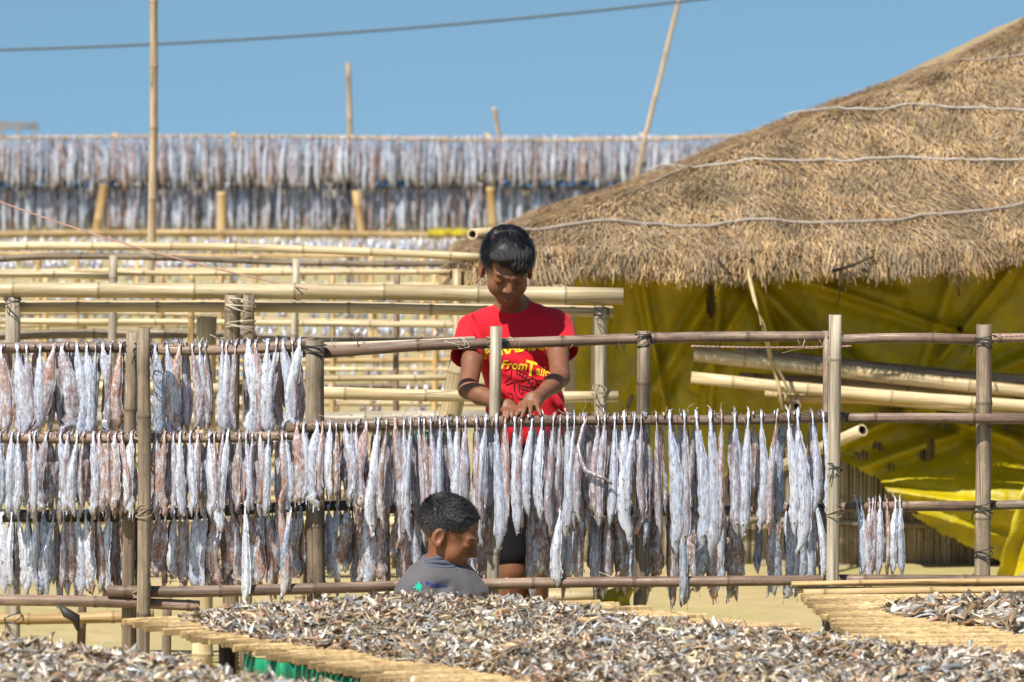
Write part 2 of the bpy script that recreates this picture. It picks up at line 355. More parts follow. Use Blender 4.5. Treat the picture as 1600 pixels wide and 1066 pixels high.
FAR = rack('drying_rack', 'tall far rack along the skyline with two tiers of hanging fish', 33.0, [
    (-80, 217, 560, 215, 6, Y_, -.05, .02), (540, 215, 1200, 211, 6, Y_, -.05, .02), (-80, 292, 1200, 294, 17, M_DARK, .3, .02), (-80, 367, 745, 369, 9, Y_, -.8, .02), (-80, 372, 800, 371, 6, C, .2, .02)],
    [(180, 208, 178, 400, 12, Y_, .35, 1), (366, 207, 364, 400, 12, Y_, .35, 1), (548, 210, 548, 400, 12, Y_, .35, 1), (762, 208, 762, 400, 12, Y_, .35, 1), (1003, 208, 1003, 400, 10, Y_, .35, 1), (-20, 208, -20, 400, 12, Y_, .35, 1),
     (163, 288, 150, 372, 15, Y_, -.4, 1), (347, 300, 346, 372, 15, Y_, -.4, 1), (556, 298, 566, 372, 14, Y_, -.4, 1), (766, 292, 772, 372, 14, Y_, -.4, 1)], sides=8)
# blue plastic sheet strips lying on the second tier of the far rack
M_BLUE = simple('blue_plastic', (0.06, 0.13, 0.26), 0.5)
M_YPL = None
for (xa, xb, lab) in ((-40, 180, 'strip of blue plastic sheet lying on the far fish rack, near its west end'), (560, 640, 'short scrap of blue plastic sheet on the far fish rack behind the boy'), (770, 1060, 'strip of blue plastic sheet on the far fish rack beside the thatched roof')):
    V, F = [], []; N = 40
    for i in range(N + 1):
        x = xa + (xb - xa) * i / N
        for (dy, yy) in ((-.06, 282), (-.09, 291 + 3 * noise.noise((x * .05, 0, 0)))):
            V.append(P(x, yy + 2 * noise.noise((x * .03, 3, dy)), 33 + dy + .03 * noise.noise((x * .1, yy, 0)) - .0))
    for i in range(N): F.append((2 * i, 2 * i + 1, 2 * i + 3, 2 * i + 2))
    o = part('plastic_sheet', mesh('plastic_sheet', V, F, M_BLUE)); tag(o, lab, 'plastic sheet', 'plastic strips on the far fish rack')
    m = o.modifiers.new('thick', 'SOLIDIFY'); m.thickness = .006

# tall poles
def tall(label, pts, Y, w0, w1, m, group=None):
    a, b = P(*pts[0], Y), P(*pts[1], Y)
    k = (a.z + .1) / (a.z - b.z); b = a + (b - a) * k
    me = pole_mesh((b - a).length, px2m(w1, Y) / 2, px2m(w0, Y) / 2, m, sides=10, nodes=.33, bulge=.12, bend=.03)
    o = part('bamboo_pole', me, None, axis_mat(b, a)); tag(o, label, 'pole', group)
M_STRAWP = bamboo('bamboo_straw', (0.48, 0.36, 0.23), (0.36, 0.26, 0.16), (0.26, 0.18, 0.11), .4)
tall('tall upright bamboo pole reaching out of view above the racks', [(240, -40), (229, 370)], 21, 12, 14, M_STRAWP)
tall('slim upright bamboo pole rising behind the middle of the far fish rack', [(544, 98), (550, 215)], 36, 8, 11, M_STRAWP)
tall('shortest bamboo pole tip showing above the far fish rack beyond the boy', [(772, 168), (779, 215)], 38, 7, 9, M_STRAWP)
tall('long bamboo pole leaning over the far fish rack next to the thatched roof', [(1066, -20), (998, 290)], 30, 7, 9, M_STRAWP)
# wires and ropes
def hang(name, a, b, sag, r, mat, label, cat, n=40, parent=None):
    pts = [a.lerp(b, i / n) - Vector((0, 0, sag * 4 * (i / n) * (1 - i / n))) for i in range(n + 1)]
    return tag(part(name, tube(pts, r, mat, 6, name)), label, cat)
M_WIRE = simple('cable_black', (0.05, 0.07, 0.07), 0.5)
hang('power_cable', P(-700, 77, 28), P(1900, -122, 28), .29, .0095, M_WIRE, 'dark overhead cable sagging across the sky above the racks', 'cable', 60)
M_TWINE = simple('pink_twine', (0.34, 0.20, 0.16), 0.8)
def twist(name, pts, r, label, cat='rope'):
    """two strands twisted round each other"""
    V, F = [], []
    for ph in (0, math.pi):
        q = []
        L = 0
        for i in range(len(pts)):
            if i: L += (pts[i] - pts[i - 1]).length
            d = (pts[min(i + 1, len(pts) - 1)] - pts[max(i - 1, 0)]).normalized(); m = d.to_track_quat('Z', 'Y')
            t = L * 2 * math.pi / (r * 9) + ph; q.append(pts[i] + m @ Vector((math.cos(t), math.sin(t), 0)) * r * .55)
        me = tube(q, r * .6, M_TWINE, 5); o = len(V)
        V += [tuple(v.co) for v in me.vertices]; F += [tuple(o + i for i in p.vertices) for p in me.polygons]
    return tag(part(name, mesh(name, V, F, M_TWINE)), label, cat)
def sagline(a, b, sag, n): return [a.lerp(b, i / n) - Vector((0, 0, sag * 4 * (i / n) * (1 - i / n))) for i in range(n + 1)]
twist('twine', sagline(P(-40, 300, 14.6), P(480, 452, 13.1), .025, 260), .0030, 'twisted pink twine slanting down across the bamboo racks')
twist('twine', sagline(P(1080, 541, 11.62), P(1330, 541, 11.6), .004, 160), .003, 'twisted pink twine stretched under the top rail before the yellow tarpaulin')
twist('twine', sagline(P(1552, 526, 11.52), P(1660, 520, 11.5), .002, 80), .003, 'twisted pink twine end at the post with the dark lashings')
# distant roof frame
t = thing('roof_frame', P(0, 600, 60) * Vector((1, 1, 0)) if False else Vector((P(30, 200, 60).x, 60, 0)), 'small distant grey roof frame above the far fish rack', 'shed')
for (a, b, w) in (((-60, 191), (58, 194), 4), ((-60, 199), (60, 200), 4)):
    pole('rail', P(*a, 60), P(*b, 60), px2m(w, 60) / 2, px2m(w, 60) / 2, G_, t, sides=6, nodes=1)
for x in (2, 28, 55):
    a = P(x, 190, 60); pole('post', Vector((a.x, 60, 0)), a, .018, .018, G_, t, sides=6, nodes=1)

# ------------------------------------------------------------------ hanging fish
def fish_geo(L, Wd, seed, tail_over=True, sway=0.0, thick=0.42, twist_a=0.0, secs=24, sides=10, rr=0.017, wisp=True, flat=False, lump=1.0):
    """a dried ribbonfish hooked by its tail over a rail of radius rr; origin on the rail's axis, body hangs on the -Y side"""
    R = random.Random(seed); path = []
    if tail_over:
        for a in (150, 115, 80, 45, 15):
            t = math.radians(a); path.append((0, -(rr + .004) * math.cos(t) * 1.0 if a > 90 else -(rr + .004) * math.cos(t), (rr + .004) * math.sin(t)))
    n0 = len(path); PW = R.uniform(.35, .62); kink = R.uniform(-1, 1) * .004; kp = R.uniform(.3, .8)
    for i in range(secs):
        s = i / (secs - 1); z = -s * L
        path.append((sway * math.sin(s * math.pi * R.uniform(.9, 1.1)) * (s ** .6) + .25 * sway * s + kink * math.sin(max(0, s - kp) * 12), -(rr + .006) - .006 * math.sin(s * 3), z))
    V, F = [], []; ph = R.uniform(0, 9)
    wid = []
    for i in range(len(path)):
        if i < n0: w = .0028 + .0007 * i
        else:
            s = (i - n0) / (secs - 1)
            w = np.interp(s, [0, .08, PW * .5, PW, .70, .82, .88, .94, 1], [.15, .27, .58, .90, 1, .92, .80, .46, .06]) * Wd / 2
            if flat: w = np.interp(s, [0, .05, .16, .32, .6, .85, .95, 1], [.20, .42, .70, .92, 1, .95, .8, .45]) * Wd / 2
            w *= 1 + .16 * noise.noise((s * 5, ph, 0))
        wid.append(w)
    for i, p in enumerate(path):
        s = max(0, (i - n0) / (secs - 1)); w = wid[i]; ta = twist_a * s
        th = w * (thick if s < .8 else thick + (s - .8) * 1.6)
        for k in range(sides):
            t = 2 * math.pi * k / sides; x = w * math.cos(t); y = max(th, .0012) * math.sin(t)
            y *= 1 - lump * (1.2 * noise.noise((s * 4, k * 1.3, ph)) + .4 * noise.noise((s * 15, k * .9, ph))); x *= 1 + lump * (.10 * noise.noise((s * 10, k * 1.7, ph + 3)) + .06 * noise.noise((s * 30, k, ph)))
            xr = x * math.cos(ta) - y * math.sin(ta); yr = x * math.sin(ta) + y * math.cos(ta)
            zj = L * .045 * noise.noise((k * 2.3, ph, 7)) if flat and s > .93 else 0
            V.append((p[0] + xr, p[1] + yr, p[2] + zj if i >= n0 else p[2] + (y if abs(p[1]) < rr * .6 else 0)))
    for i in range(len(path) - 1):
        for k in range(sides):
            k2 = (k + 1) % sides; F.append((i * sides + k, i * sides + k2, (i + 1) * sides + k2, (i + 1) * sides + k))
    F.append(tuple(reversed(range(sides)))); F.append(tuple(range((len(path) - 1) * sides, len(path) * sides)))
    # ragged dorsal fin and torn edge
    for side in (1, -1):
        fb = len(V); m = 0
        for i in range(n0 + 2, len(path) - 3):
            p = path[i]; s = (i - n0) / (secs - 1); w = wid[i]
            fw = (.0035 if side > 0 else .0016) * (0.4 + R.random() * 1.3); ta = twist_a * s
            for q in (w * .9, w + fw):
                V.append((p[0] + side * q * math.cos(ta), p[1] + side * q * math.sin(ta) - .0006, p[2] + R.uniform(-.003, .003))); m += 1
        for i in range(m // 2 - 1): F.append((fb + 2 * i, fb + 2 * i + 1, fb + 2 * i + 3, fb + 2 * i + 2))
    # gill flap and open lower jaw
    p = path[-3]; w = wid[-3]; b = len(V)
    V += [(p[0] - w * .9, p[1], p[2]), (p[0] - w * .2, p[1] - .004, p[2] - .004), (p[0] + .002, p[1] - .003, p[2] - L * .07), (p[0] - w * .7, p[1], p[2] - L * .055)]
    F += [(b, b + 1, b + 2, b + 3), (b + 3, b + 2, b + 1, b)]
    if wisp and tail_over:   # curled tail filament
        b = len(V); q = Vector((0, rr * .6, rr + .002)); d = Vector((R.uniform(-.5, .5), .3, 1)).normalized()
        for i in range(6):
            V += [q + Vector((.0010, 0, 0)), q - Vector((.0010, 0, 0))]
            d = (d + Vector((R.uniform(-.7, .7), R.uniform(-.2, .4), R.uniform(-.6, .1)))).normalized(); q = q + d * R.uniform(.003, .006)
        for i in range(5): F.append((b + 2 * i, b + 2 * i + 1, b + 2 * i + 3, b + 2 * i + 2))
    if flat:      # shreds dangling from the torn end
        p = path[-1]
        for q in range(3):
            b = len(V); xx = R.uniform(-.4, .4) * Wd * .7; l = R.uniform(.01, .09) * L; ww = R.uniform(.0008, .0024); o = R.uniform(-.005, .005)
            V += [(p[0] + xx - ww, p[1] + o, p[2] + .012), (p[0] + xx + ww, p[1] + o, p[2] + .012), (p[0] + xx + ww * .5 + R.uniform(-.004, .004), p[1] + o - .003, p[2] - l), (p[0] + xx - ww * .4, p[1] + o - .003, p[2] - l * .9)]; F.append((b, b + 1, b + 2, b + 3))
    eyeat = (path[-4][0] + wid[-4] * .15, path[-4][1] - wid[-4] * (thick + .1) , path[-4][2] - L * .01)
    return [tuple(v) for v in V], F, eyeat
def ball(r, c, mat, name, flat=.5, segs=8):
    V, F = [(c[0], c[1] - r * flat, c[2])], []
    for j, a in enumerate((30, 60, 90)):
        for k in range(segs):
            t = 2 * math.pi * k / segs; V.append((c[0] + r * math.sin(math.radians(a)) * math.cos(t), c[1] - r * flat * math.cos(math.radians(a)), c[2] + r * math.sin(math.radians(a)) * math.sin(t)))
    for k in range(segs): F.append((0, 1 + k, 1 + (k + 1) % segs))
    for j in range(2):
        for k in range(segs): F.append((1 + j * segs + k, 1 + (j + 1) * segs + k, 1 + (j + 1) * segs + (k + 1) % segs, 1 + j * segs + (k + 1) % segs))
    return mesh(name, V, F, mat)
TONES = dict(silver=((.60, .64, .76), 'silvery'), white=((.80, .84, .92), 'bright white-silver'), pink=((.50, .28, .21), 'pinkish'), orange=((.46, .26, .17), 'orange-brown split'),
             brown=((.34, .23, .18), 'brown'), blue=((.30, .38, .50), 'bluish dark'), mauve=((.44, .35, .38), 'mauve grey'))
protos = {}
def proto(kind, v):
    key = (kind, v)
    if key not in protos:
        R = random.Random(hash((len(kind), v)) + v * 17)
        thick = {'split': .22, 'body': .42, 'thin': .5}[kind]
        Vv, F, e = fish_geo(1.0 * .30, .040 if kind != 'thin' else .026, v * 31 + len(kind), sway=R.uniform(-.034, .034), thick=thick, twist_a=R.uniform(-.6, .6), rr=.0165, flat=(kind == 'split'), lump=1.0 if kind == 'split' else .28)
        me = mesh('fish', Vv, F, M_FISH); ey = ball(.0030, e, M_EYE, 'eye'); er = ball(.0048, (e[0], e[1] + .0012, e[2]), M_EYER, 'eye_ring', .35)
        protos[key] = (me, ey, er)
    return protos[key]
ORD = 'first second third fourth fifth sixth seventh eighth ninth tenth eleventh twelfth thirteenth fourteenth fifteenth sixteenth seventeenth eighteenth nineteenth twentieth'.split()
ORD += ['twenty-' + x for x in ORD[:9]] + ['thirtieth'] + ['thirty-' + x for x in ORD[:9]] + ['fortieth'] + ['forty-' + x for x in ORD[:9]]
FISHES = []
def add_fish(x, y, L, w, tone, Y, back=False, lean=0, kind='body', eye=False, rowname='M'):
    """x,y: pixel of the rail top crossing; L,w in pixels"""
    rr = .0165
    c = P(x, y, Y); Lm = px2m(L, Y); wm = px2m(w, Y)
    me, ey, er = proto(kind, random.randrange(16))
    sx = wm / (.026 if kind == 'thin' else .040)
    rz = random.uniform(-.45, .45) + (math.pi if back else 0)
    M = Matrix.Translation(c) @ Matrix.Rotation(lean, 4, 'Y') @ Matrix.Rotation(rz * .0 + (math.pi if back else 0), 4, 'Z') @ Matrix.Diagonal((sx, 1, Lm / .30, 1))
    # the tail hook keeps its size: scale only stretches z
    M = Matrix.Translation(c) @ Matrix.Rotation(lean, 4, 'Y') @ Matrix.Rotation(random.uniform(-.12, .12) + (math.pi if back else 0), 4, 'Z') @ Matrix.Diagonal((sx * random.choice((1, -1)), 1, Lm / .30, 1))
    o = part('ribbonfish', me, None, M)
    base = TONES[tone][0]; j = random.uniform(.85, 1.12); h = random.uniform(-.03, .03)
    o.color = (min(1, base[0] * j + h), base[1] * j, min(1, base[2] * j - h), 1)
    if eye:
        e1 = part('eye_ring', er, o, M); part('eye', ey, o, M)
    FISHES.append(dict(o=o, x=x, row=rowname, tone=tone, L=L, w=w, back=back))
    return o
R0 = random.Random(5)
def yM(x): return 682 if x < 452 else np.interp(x, [452, 900, 1320], [667, 657, 652])
def yT(x): return np.interp(x, [0, 205, 240, 480], [546, 543, 545, 537])
YF = YM + F_; YB = YM + B_
# top row (front of the rail) x, length, width, tone, kind, lean
TOP = [(3, 135, 18, 'pink', 'body', 0), (27, 138, 26, 'silver', 'body', -.05), (42, 132, 16, 'mauve', 'body', 0), (64, 130, 18, 'silver', 'body', 0), (84, 128, 20, 'pink', 'split', .30), (99, 132, 24, 'mauve', 'split', 0),
       (120, 134, 17, 'silver', 'body', -.02), (136, 134, 14, 'silver', 'body', 0), (150, 136, 12, 'blue', 'body', .02), (161, 134, 20, 'silver', 'split', 0), (174, 134, 12, 'brown', 'thin', 0), (189, 130, 18, 'pink', 'body', 0),
       (244, 134, 19, 'blue', 'body', 0), (261, 136, 15, 'silver', 'body', -.02), (282, 132, 19, 'orange', 'body', 0), (302, 134, 17, 'mauve', 'body', 0), (312, 130, 13, 'silver', 'thin', .03), (323, 134, 9, 'brown', 'thin', 0), (347, 138, 15, 'silver', 'body', 0),
       (355, 136, 14, 'white', 'body', 0), (370, 134, 11, 'mauve', 'thin', 0), (388, 138, 25, 'white', 'body', .02), (401, 134, 16, 'pink', 'split', -.03), (419, 138, 21, 'white', 'body', 0), (433, 134, 11, 'silver', 'thin', 0), (443, 134, 17, 'silver', 'body', 0),
       (456, 132, 9, 'mauve', 'thin', 0), (468, 138, 18, 'white', 'body', 0)]
for (x, L, w, tn, k, ln) in TOP:
    add_fish(x, yT(x), L + R0.uniform(-3, 6), w, tn, YB, False, ln, 'split' if k == 'body' and R0.random() < .4 else k, False, 'T')
x = 8
while x < 474:
    if not 196 < x < 238: add_fish(x, yT(x), R0.uniform(118, 150), R0.uniform(10, 18), R0.choice(['pink', 'mauve', 'brown', 'silver']), YB, True, R0.uniform(-.03, .03), R0.choice(['body', 'split']), False, 'T')
    x += R0.uniform(19, 30)
# middle row
MID = [(2, 118, 12, 'blue', 'body'), (20, 120, 15, 'silver', 'body'), (30, 124, 17, 'silver', 'body'), (47, 118, 14, 'pink', 'body'), (56, 122, 15, 'silver', 'body'), (74, 116, 20, 'mauve', 'split'), (96, 118, 16, 'silver', 'body'), (107, 116, 13, 'mauve', 'body'),
       (120, 126, 18, 'silver', 'body'), (131, 118, 9, 'brown', 'thin'), (146, 122, 16, 'silver', 'body'), (157, 116, 15, 'pink', 'split'), (171, 110, 13, 'pink', 'body'), (181, 114, 18, 'orange', 'split'), (191, 112, 12, 'pink', 'body'), (206, 122, 17, 'white', 'body'),
       (244, 118, 16, 'pink', 'split'), (259, 124, 14, 'orange', 'split'), (272, 116, 12, 'mauve', 'body'), (283, 124, 14, 'white', 'body'), (299, 126, 16, 'silver', 'body'), (309, 118, 15, 'orange', 'split'), (328, 128, 18, 'silver', 'body'), (337, 112, 14, 'pink', 'body'),
       (349, 122, 12, 'mauve', 'body'), (357, 150, 17, 'white', 'body'), (374, 114, 14, 'brown', 'body'), (386, 120, 14, 'silver', 'body'), (396, 116, 13, 'mauve', 'body'), (407, 104, 15, 'pink', 'split'), (420, 126, 16, 'silver', 'body'), (440, 118, 14, 'pink', 'body'), (449, 106, 10, 'silver', 'thin'),
       (466, 118, 20, 'pink', 'split'), (476, 116, 14, 'silver', 'body'), (495, 128, 22, 'silver', 'split'), (504, 112, 12, 'pink', 'body'), (516, 110, 15, 'white', 'body'), (526, 116, 11, 'orange', 'thin'), (541, 118, 15, 'silver', 'body'), (551, 124, 14, 'mauve', 'body'), (558, 126, 11, 'silver', 'thin'),
       (572, 128, 19, 'pink', 'split'), (591, 178, 19, 'white', 'body'), (604, 166, 12, 'brown', 'thin'), (617, 192, 21, 'orange', 'split'), (631, 148, 15, 'silver', 'body'), (642, 186, 13, 'silver', 'body'), (656, 194, 12, 'mauve', 'body'), (664, 168, 17, 'pink', 'body'), (673, 150, 14, 'mauve', 'body'),
       (687, 140, 13, 'silver', 'body'), (698, 146, 14, 'silver', 'body'), (714, 150, 18, 'white', 'body'), (728, 156, 18, 'mauve', 'body'), (744, 164, 18, 'pink', 'body'), (759, 196, 17, 'silver', 'body'), (776, 204, 20, 'silver', 'body'), (790, 170, 14, 'pink', 'split'), (803, 178, 17, 'white', 'body'),
       (814, 148, 13, 'pink', 'body'), (832, 150, 17, 'silver', 'body'), (848, 158, 17, 'white', 'body'), (866, 182, 14, 'mauve', 'body'), (876, 140, 9, 'brown', 'thin'), (886, 186, 18, 'silver', 'body'), (897, 168, 12, 'silver', 'body'), (914, 162, 16, 'mauve', 'body'), (934, 158, 15, 'pink', 'body'),
       (944, 172, 17, 'mauve', 'body'), (960, 168, 16, 'silver', 'body'), (975, 196, 22, 'white', 'body'), (991, 158, 15, 'silver', 'body'), (1003, 160, 12, 'mauve', 'body'), (1025, 190, 13, 'brown', 'body'), (1047, 216, 23, 'silver', 'body'), (1068, 208, 18, 'mauve', 'body'), (1087, 206, 22, 'silver', 'body'),
       (1110, 220, 26, 'silver', 'body'), (1126, 188, 13, 'pink', 'body'), (1148, 186, 19, 'mauve', 'body'), (1169, 188, 19, 'silver', 'body'), (1189, 180, 18, 'silver', 'body'), (1214, 186, 15, 'pink', 'body'), (1232, 186, 17, 'white', 'body'), (1247, 218, 22, 'silver', 'body'), (1268, 150, 15, 'silver', 'body'), (1285, 158, 17, 'silver', 'body')]
for (x, L, w, tn, k) in MID:
    if x < 560 and k == 'body' and R0.random() < .6: k = 'split'
    add_fish(x, yM(x), L, w * (.90 if x > 560 else .86), tn, YF, False, R0.uniform(-.05, .05), k, x > 560 and w > 14 and R0.random() < .55, 'M')
x = 10
while x < 1288:
    if not 208 < x < 240 and not 765 < x < 782 and not 1293 < x:
        add_fish(x, yM(x), R0.uniform(100, 130) if x < 560 else R0.uniform(135, 185), R0.uniform(9, 17), R0.choice(['pink', 'mauve', 'brown', 'mauve', 'blue']), YF, True, R0.uniform(-.05, .05), R0.choice(['body', 'split', 'thin']), False, 'M')  # back fish take darker tones that stand for their shade
    x += R0.uniform(14, 25) if x < 1000 else R0.uniform(20, 36)
# lower row
def yL(x): return np.interp(x, [0, 330, 590, 1010, 1300], [806, 801, 790, 800, 794])
x = 4
while x < 1292:
    skip = 214 < x < 238 or (762 < x < 822) or 1150 < x < 1190
    if not skip:
        base = R0.uniform(108, 132) if x < 240 else (R0.uniform(85, 128) if x < 1000 else R0.uniform(95, 140))
        add_fish(x, yL(x), base, R0.uniform(12, 21), R0.choice(['silver', 'pink', 'mauve', 'white', 'blue', 'brown', 'orange', 'silver']), YB + .03, False, R0.uniform(-.04, .04), R0.choice(['body', 'split', 'body', 'thin']), False, 'L')
    x += R0.uniform(9, 17) if not 480 < x < 570 else R0.uniform(11, 20)
for (x, y, L, w, tn, ln) in [(385, 790, 158, 15, 'white', 0), (438, 790, 150, 16, 'pink', .02), (455, 800, 108, 14, 'blue', 0), (876, 800, 118, 16, 'white', 0), (1060, 800, 150, 12, 'blue', 0), (1272, 780, 128, 12, 'white', -.05)]:
    add_fish(x, y, L, w, tn, YF + .0, False, ln, 'body', False, 'L')
# the small bunch beyond the tall pale post
for (x, y, L, w, tn, ln) in [(1337, 786, 118, 14, 'silver', 0), (1345, 785, 136, 12, 'white', -.13), (1357, 786, 112, 13, 'pink', 0), (1368, 786, 118, 9, 'brown', .05), (1374, 784, 118, 13, 'silver', .03), (1384, 786, 114, 10, 'orange', .02), (1397, 783, 116, 12, 'white', .02), (1406, 783, 118, 11, 'silver', -.05), (1364, 786, 110, 12, 'mauve', 0)]:
    add_fish(x, y, L, w, tn, YB - .01, False, ln, 'body', False, 'R')
# the thin dried fish bent sideways across its neighbours
pts = [P(*q, YF - .035 - d) for q, d in (((918, 652), -.0), ((911, 668), 0), ((905, 695), .004), ((906, 718), .008), ((914, 735), .012), ((928, 742), .016), ((943, 747), .018), ((957, 757), .018))]
o = part('ribbonfish', tube(pts, lambda t: .0028 + .0042 * math.sin(min(1, t * 1.1) * math.pi) ** .6, M_FISH, 8, 'bent_fish')); o.color = (.32, .24, .22, 1)
tag(o, 'thin dark dried fish bent sideways in a hook across its neighbours', 'dried fish', 'ribbonfish hanging on the rack')
def label_fish():
    anchors = {'T': [(224, 'the thick weathered post', 0)], 'M': [(224, 'the thick weathered post', 0), (775, 'the sawn pale post by the boy', 0), (1305, 'the tall pale post', 0)], 'L': [], 'R': []}
    rn = {'T': 'top rail', 'M': 'middle rail', 'L': 'lowest tier', 'R': 'short bunch'}
    cuts = {'T': [0, 224, 490], 'M': [0, 224, 492, 775, 1006, 1305], 'L': [0, 224, 492, 775, 1006, 1305], 'R': [1305, 1538]}
    posts = {0: '', 224: 'thick weathered post', 490: 'wide grey post', 492: 'wide grey post', 775: 'sawn pale post', 1006: 'notched post', 1305: 'tall pale post', 1538: 'split dark post'}
    for row in 'TMLR':
        cs = cuts[row]
        for a, b in zip(cs[:-1], cs[1:]):
            g = sorted([f for f in FISHES if f['row'] == row and a <= max(f['x'], 0) < b], key=lambda f: f['x'])
            n = len(g)
            for i, f in enumerate(g):
                tone = TONES[f['tone']][1]; sz = 'long' if f['L'] > 180 else ('short' if f['L'] < 112 else 'dried')
                if row == 'R': txt = f"{tone} fish, {ORD[i]} from the tall pale post in the bunch by the tarpaulin"
                elif a and (i < n / 2 or a == 224 and b > 490): txt = f"{tone} {sz} fish, {ORD[i]} past the {posts[a]} towards the hut, {rn[row]}"
                else: txt = f"{tone} {sz} fish, {ORD[n - 1 - i]} from the {posts[b]} away from the hut, {rn[row]}"
                tag(f['o'], txt, 'dried fish', 'ribbonfish hanging on the rack')
label_fish()
print('hanging fish', len(FISHES))

# batches: many copies in one mesh
def batch(name, protosVF, mats, tones, mat):
    """protosVF: list of (V (n,3), F (m,4)) ; mats: list of (proto index, 4x4)"""
    Vs, Fs, Cs = [], [], []; off = 0
    idx = np.array([m[0] for m in mats]); MM = np.array([np.array(m[1]) for m in mats]); tones = np.array(tones)
    for i, (V, F) in enumerate(protosVF):
        s = np.nonzero(idx == i)[0]
        if len(s) == 0: continue
        Vh = np.concatenate([V, np.ones((len(V), 1))], 1); W_ = np.einsum('nij,vj->nvi', MM[s], Vh)[:, :, :3]
        n, v = W_.shape[:2]; Vs.append(W_.reshape(-1, 3))
        Fs.append((F[None] + (np.arange(n) * v)[:, None, None]).reshape(-1, 4) + off); off += n * v
        Cs.append(np.repeat(tones[s], v, 0))
    return np_mesh(name, np.concatenate(Vs), np.concatenate(Fs), mat, np.concatenate(Cs))
def quads_only(V, F):
    return np.array(V, float), np.array([f if len(f) == 4 else (f[0], f[1], f[2], f[2]) for f in F if len(f) <= 4])
def far_proto(seed, secs=8, sides=4):
    V, F, e = fish_geo(.30, .040, seed, secs=secs, sides=sides, sway=random.Random(seed).uniform(-.015, .015), wisp=False)
    return quads_only(V, [f for f in F if len(f) == 4])
def far_fish():
    PR = [far_proto(s) for s in range(6)]; mats, tones = [], []
    def row(x0, x1, y, L, Ls, w, Y, step, gap=0.0):
        x = x0
        while x < x1:
            yy = y(x) if callable(y) else y; c = P(x, yy, Y + R0.uniform(-.03, .03)); l = px2m(max(8, R0.gauss(L, Ls)), Y) / .30
            if R0.random() > gap:
                mats.append((R0.randrange(6), Matrix.Translation(c) @ Matrix.Rotation(R0.uniform(-.05, .05), 4, 'Y') @ Matrix.Rotation(R0.uniform(-.5, .5), 4, 'Z') @ Matrix.Diagonal((px2m(R0.uniform(.7, 1.35) * w, Y) / .04, 1, l, 1))))
                c = TONES[R0.choice(['silver', 'silver', 'mauve', 'pink', 'mauve', 'white', 'blue', 'brown'])][0]; j = R0.uniform(.75, 1.1); tones.append([q * j for q in c])
            x += R0.uniform(.6, 1.4) * step
    row(-70, 1200, 216, 73, 7, 8.5, 32.9, 5.2); row(-70, 1200, 216, 70, 8, 9, 33.1, 5.0); row(-70, 1200, 222, 66, 6, 10, 33.25, 5.5)
    row(-70, 1200, 290, 76, 6, 9, 33.05, 5.2, .03); row(-70, 1200, 290, 72, 8, 9, 33.2, 5.0, .03); row(-70, 1200, 288, 72, 6, 10, 33.4, 5.5)
    row(-70, 760, 370, 22, 6, 7, 32.2, 7, .05); row(-70, 820, 376, 26, 4, 7, 30.5, 7, .1)
    row(-70, 760, 415, 22, 5, 7, 28, 9, .45); row(150, 760, 512, 18, 4, 8, 20, 14, .5); row(-70, 720, 455, 20, 4, 7, 25, 9, .5)
    row(-70, 720, 545, 24, 5, 8, 24, 10, .45); row(-70, 700, 600, 22, 5, 8, 20, 12, .5); row(380, 740, 500, 24, 4, 9, 24, 8, .2); row(-70, 740, 405, 18, 4, 8, 29, 7, .2); row(-70, 740, 440, 22, 4, 8, 27, 8, .3); row(-70, 740, 478, 24, 4, 8, 26, 8, .3); row(-70, 740, 522, 24, 4, 8, 25.5, 8, .3); row(-70, 740, 570, 26, 4, 9, 23, 9, .3); row(-70, 700, 620, 26, 5, 9, 21, 9, .35); row(-70, 640, 680, 26, 5, 9, 21, 10, .4); row(-70, 600, 735, 26, 5, 9, 21, 11, .45)
    # shrunken fish tucked behind the near rack's countable ones, shade put into darker tones
    NP = []
    for s in range(6):
        V, F, e = fish_geo(.30, .040, 700 + s, secs=16, sides=8, sway=random.Random(s).uniform(-.02, .02), wisp=False, flat=s % 2 == 0, thick=.3); NP.append(quads_only(V, [f for f in F if len(f) == 4]))
    PR += NP
    def near(x0, x1, yf, L0, L1, Y, step, skip=()):
        x = x0
        while x < x1:
            if not any(a < x < b for a, b in skip):
                M = Matrix.Translation(P(x, yf(x) + 1, Y)) @ Matrix.Rotation(R0.gauss(0, .045), 4, 'Y') @ Matrix.Rotation(math.pi + R0.uniform(-.25, .25), 4, 'Z') @ Matrix.Diagonal((px2m(R0.uniform(8, 17), Y) / .04, 1, px2m(R0.uniform(L0, L1), Y) / .30, 1))
                mats.append((6 + R0.randrange(6), M)); c = TONES[R0.choice(['pink', 'brown', 'mauve', 'brown', 'blue', 'mauve', 'orange'])][0]; j = R0.uniform(.55, 1.0); tones.append([q * j for q in c])
            x += R0.uniform(.5, 1.5) * step
    near(2, 474, yT, 105, 150, YB + .006, 13, ((194, 240), (330, 342)))
    near(2, 560, yM, 95, 138, YF + .004, 9, ((212, 238),)); near(560, 1010, yM, 110, 190, YF + .004, 9, ((764, 786), (808, 830))); near(1010, 1290, yM, 120, 190, YF + .004, 22)
    near(2, 480, yL, 90, 150, YB + .034, 9, ((212, 240),)); near(515, 1150, yL, 85, 150, YB + .034, 8, ((758, 826),)); near(1185, 1290, yL, 90, 140, YB + .034, 14); near(1150, 1185, yL, 90, 120, YB + .03, 30)
    o = part('hanging_fish', batch('hanging_fish', PR, mats, tones, M_FISHA))
    tag(o, 'hundreds of further dried fish crowded on the far racks and behind the front rows', 'dried fish', kind='stuff')
far_fish()


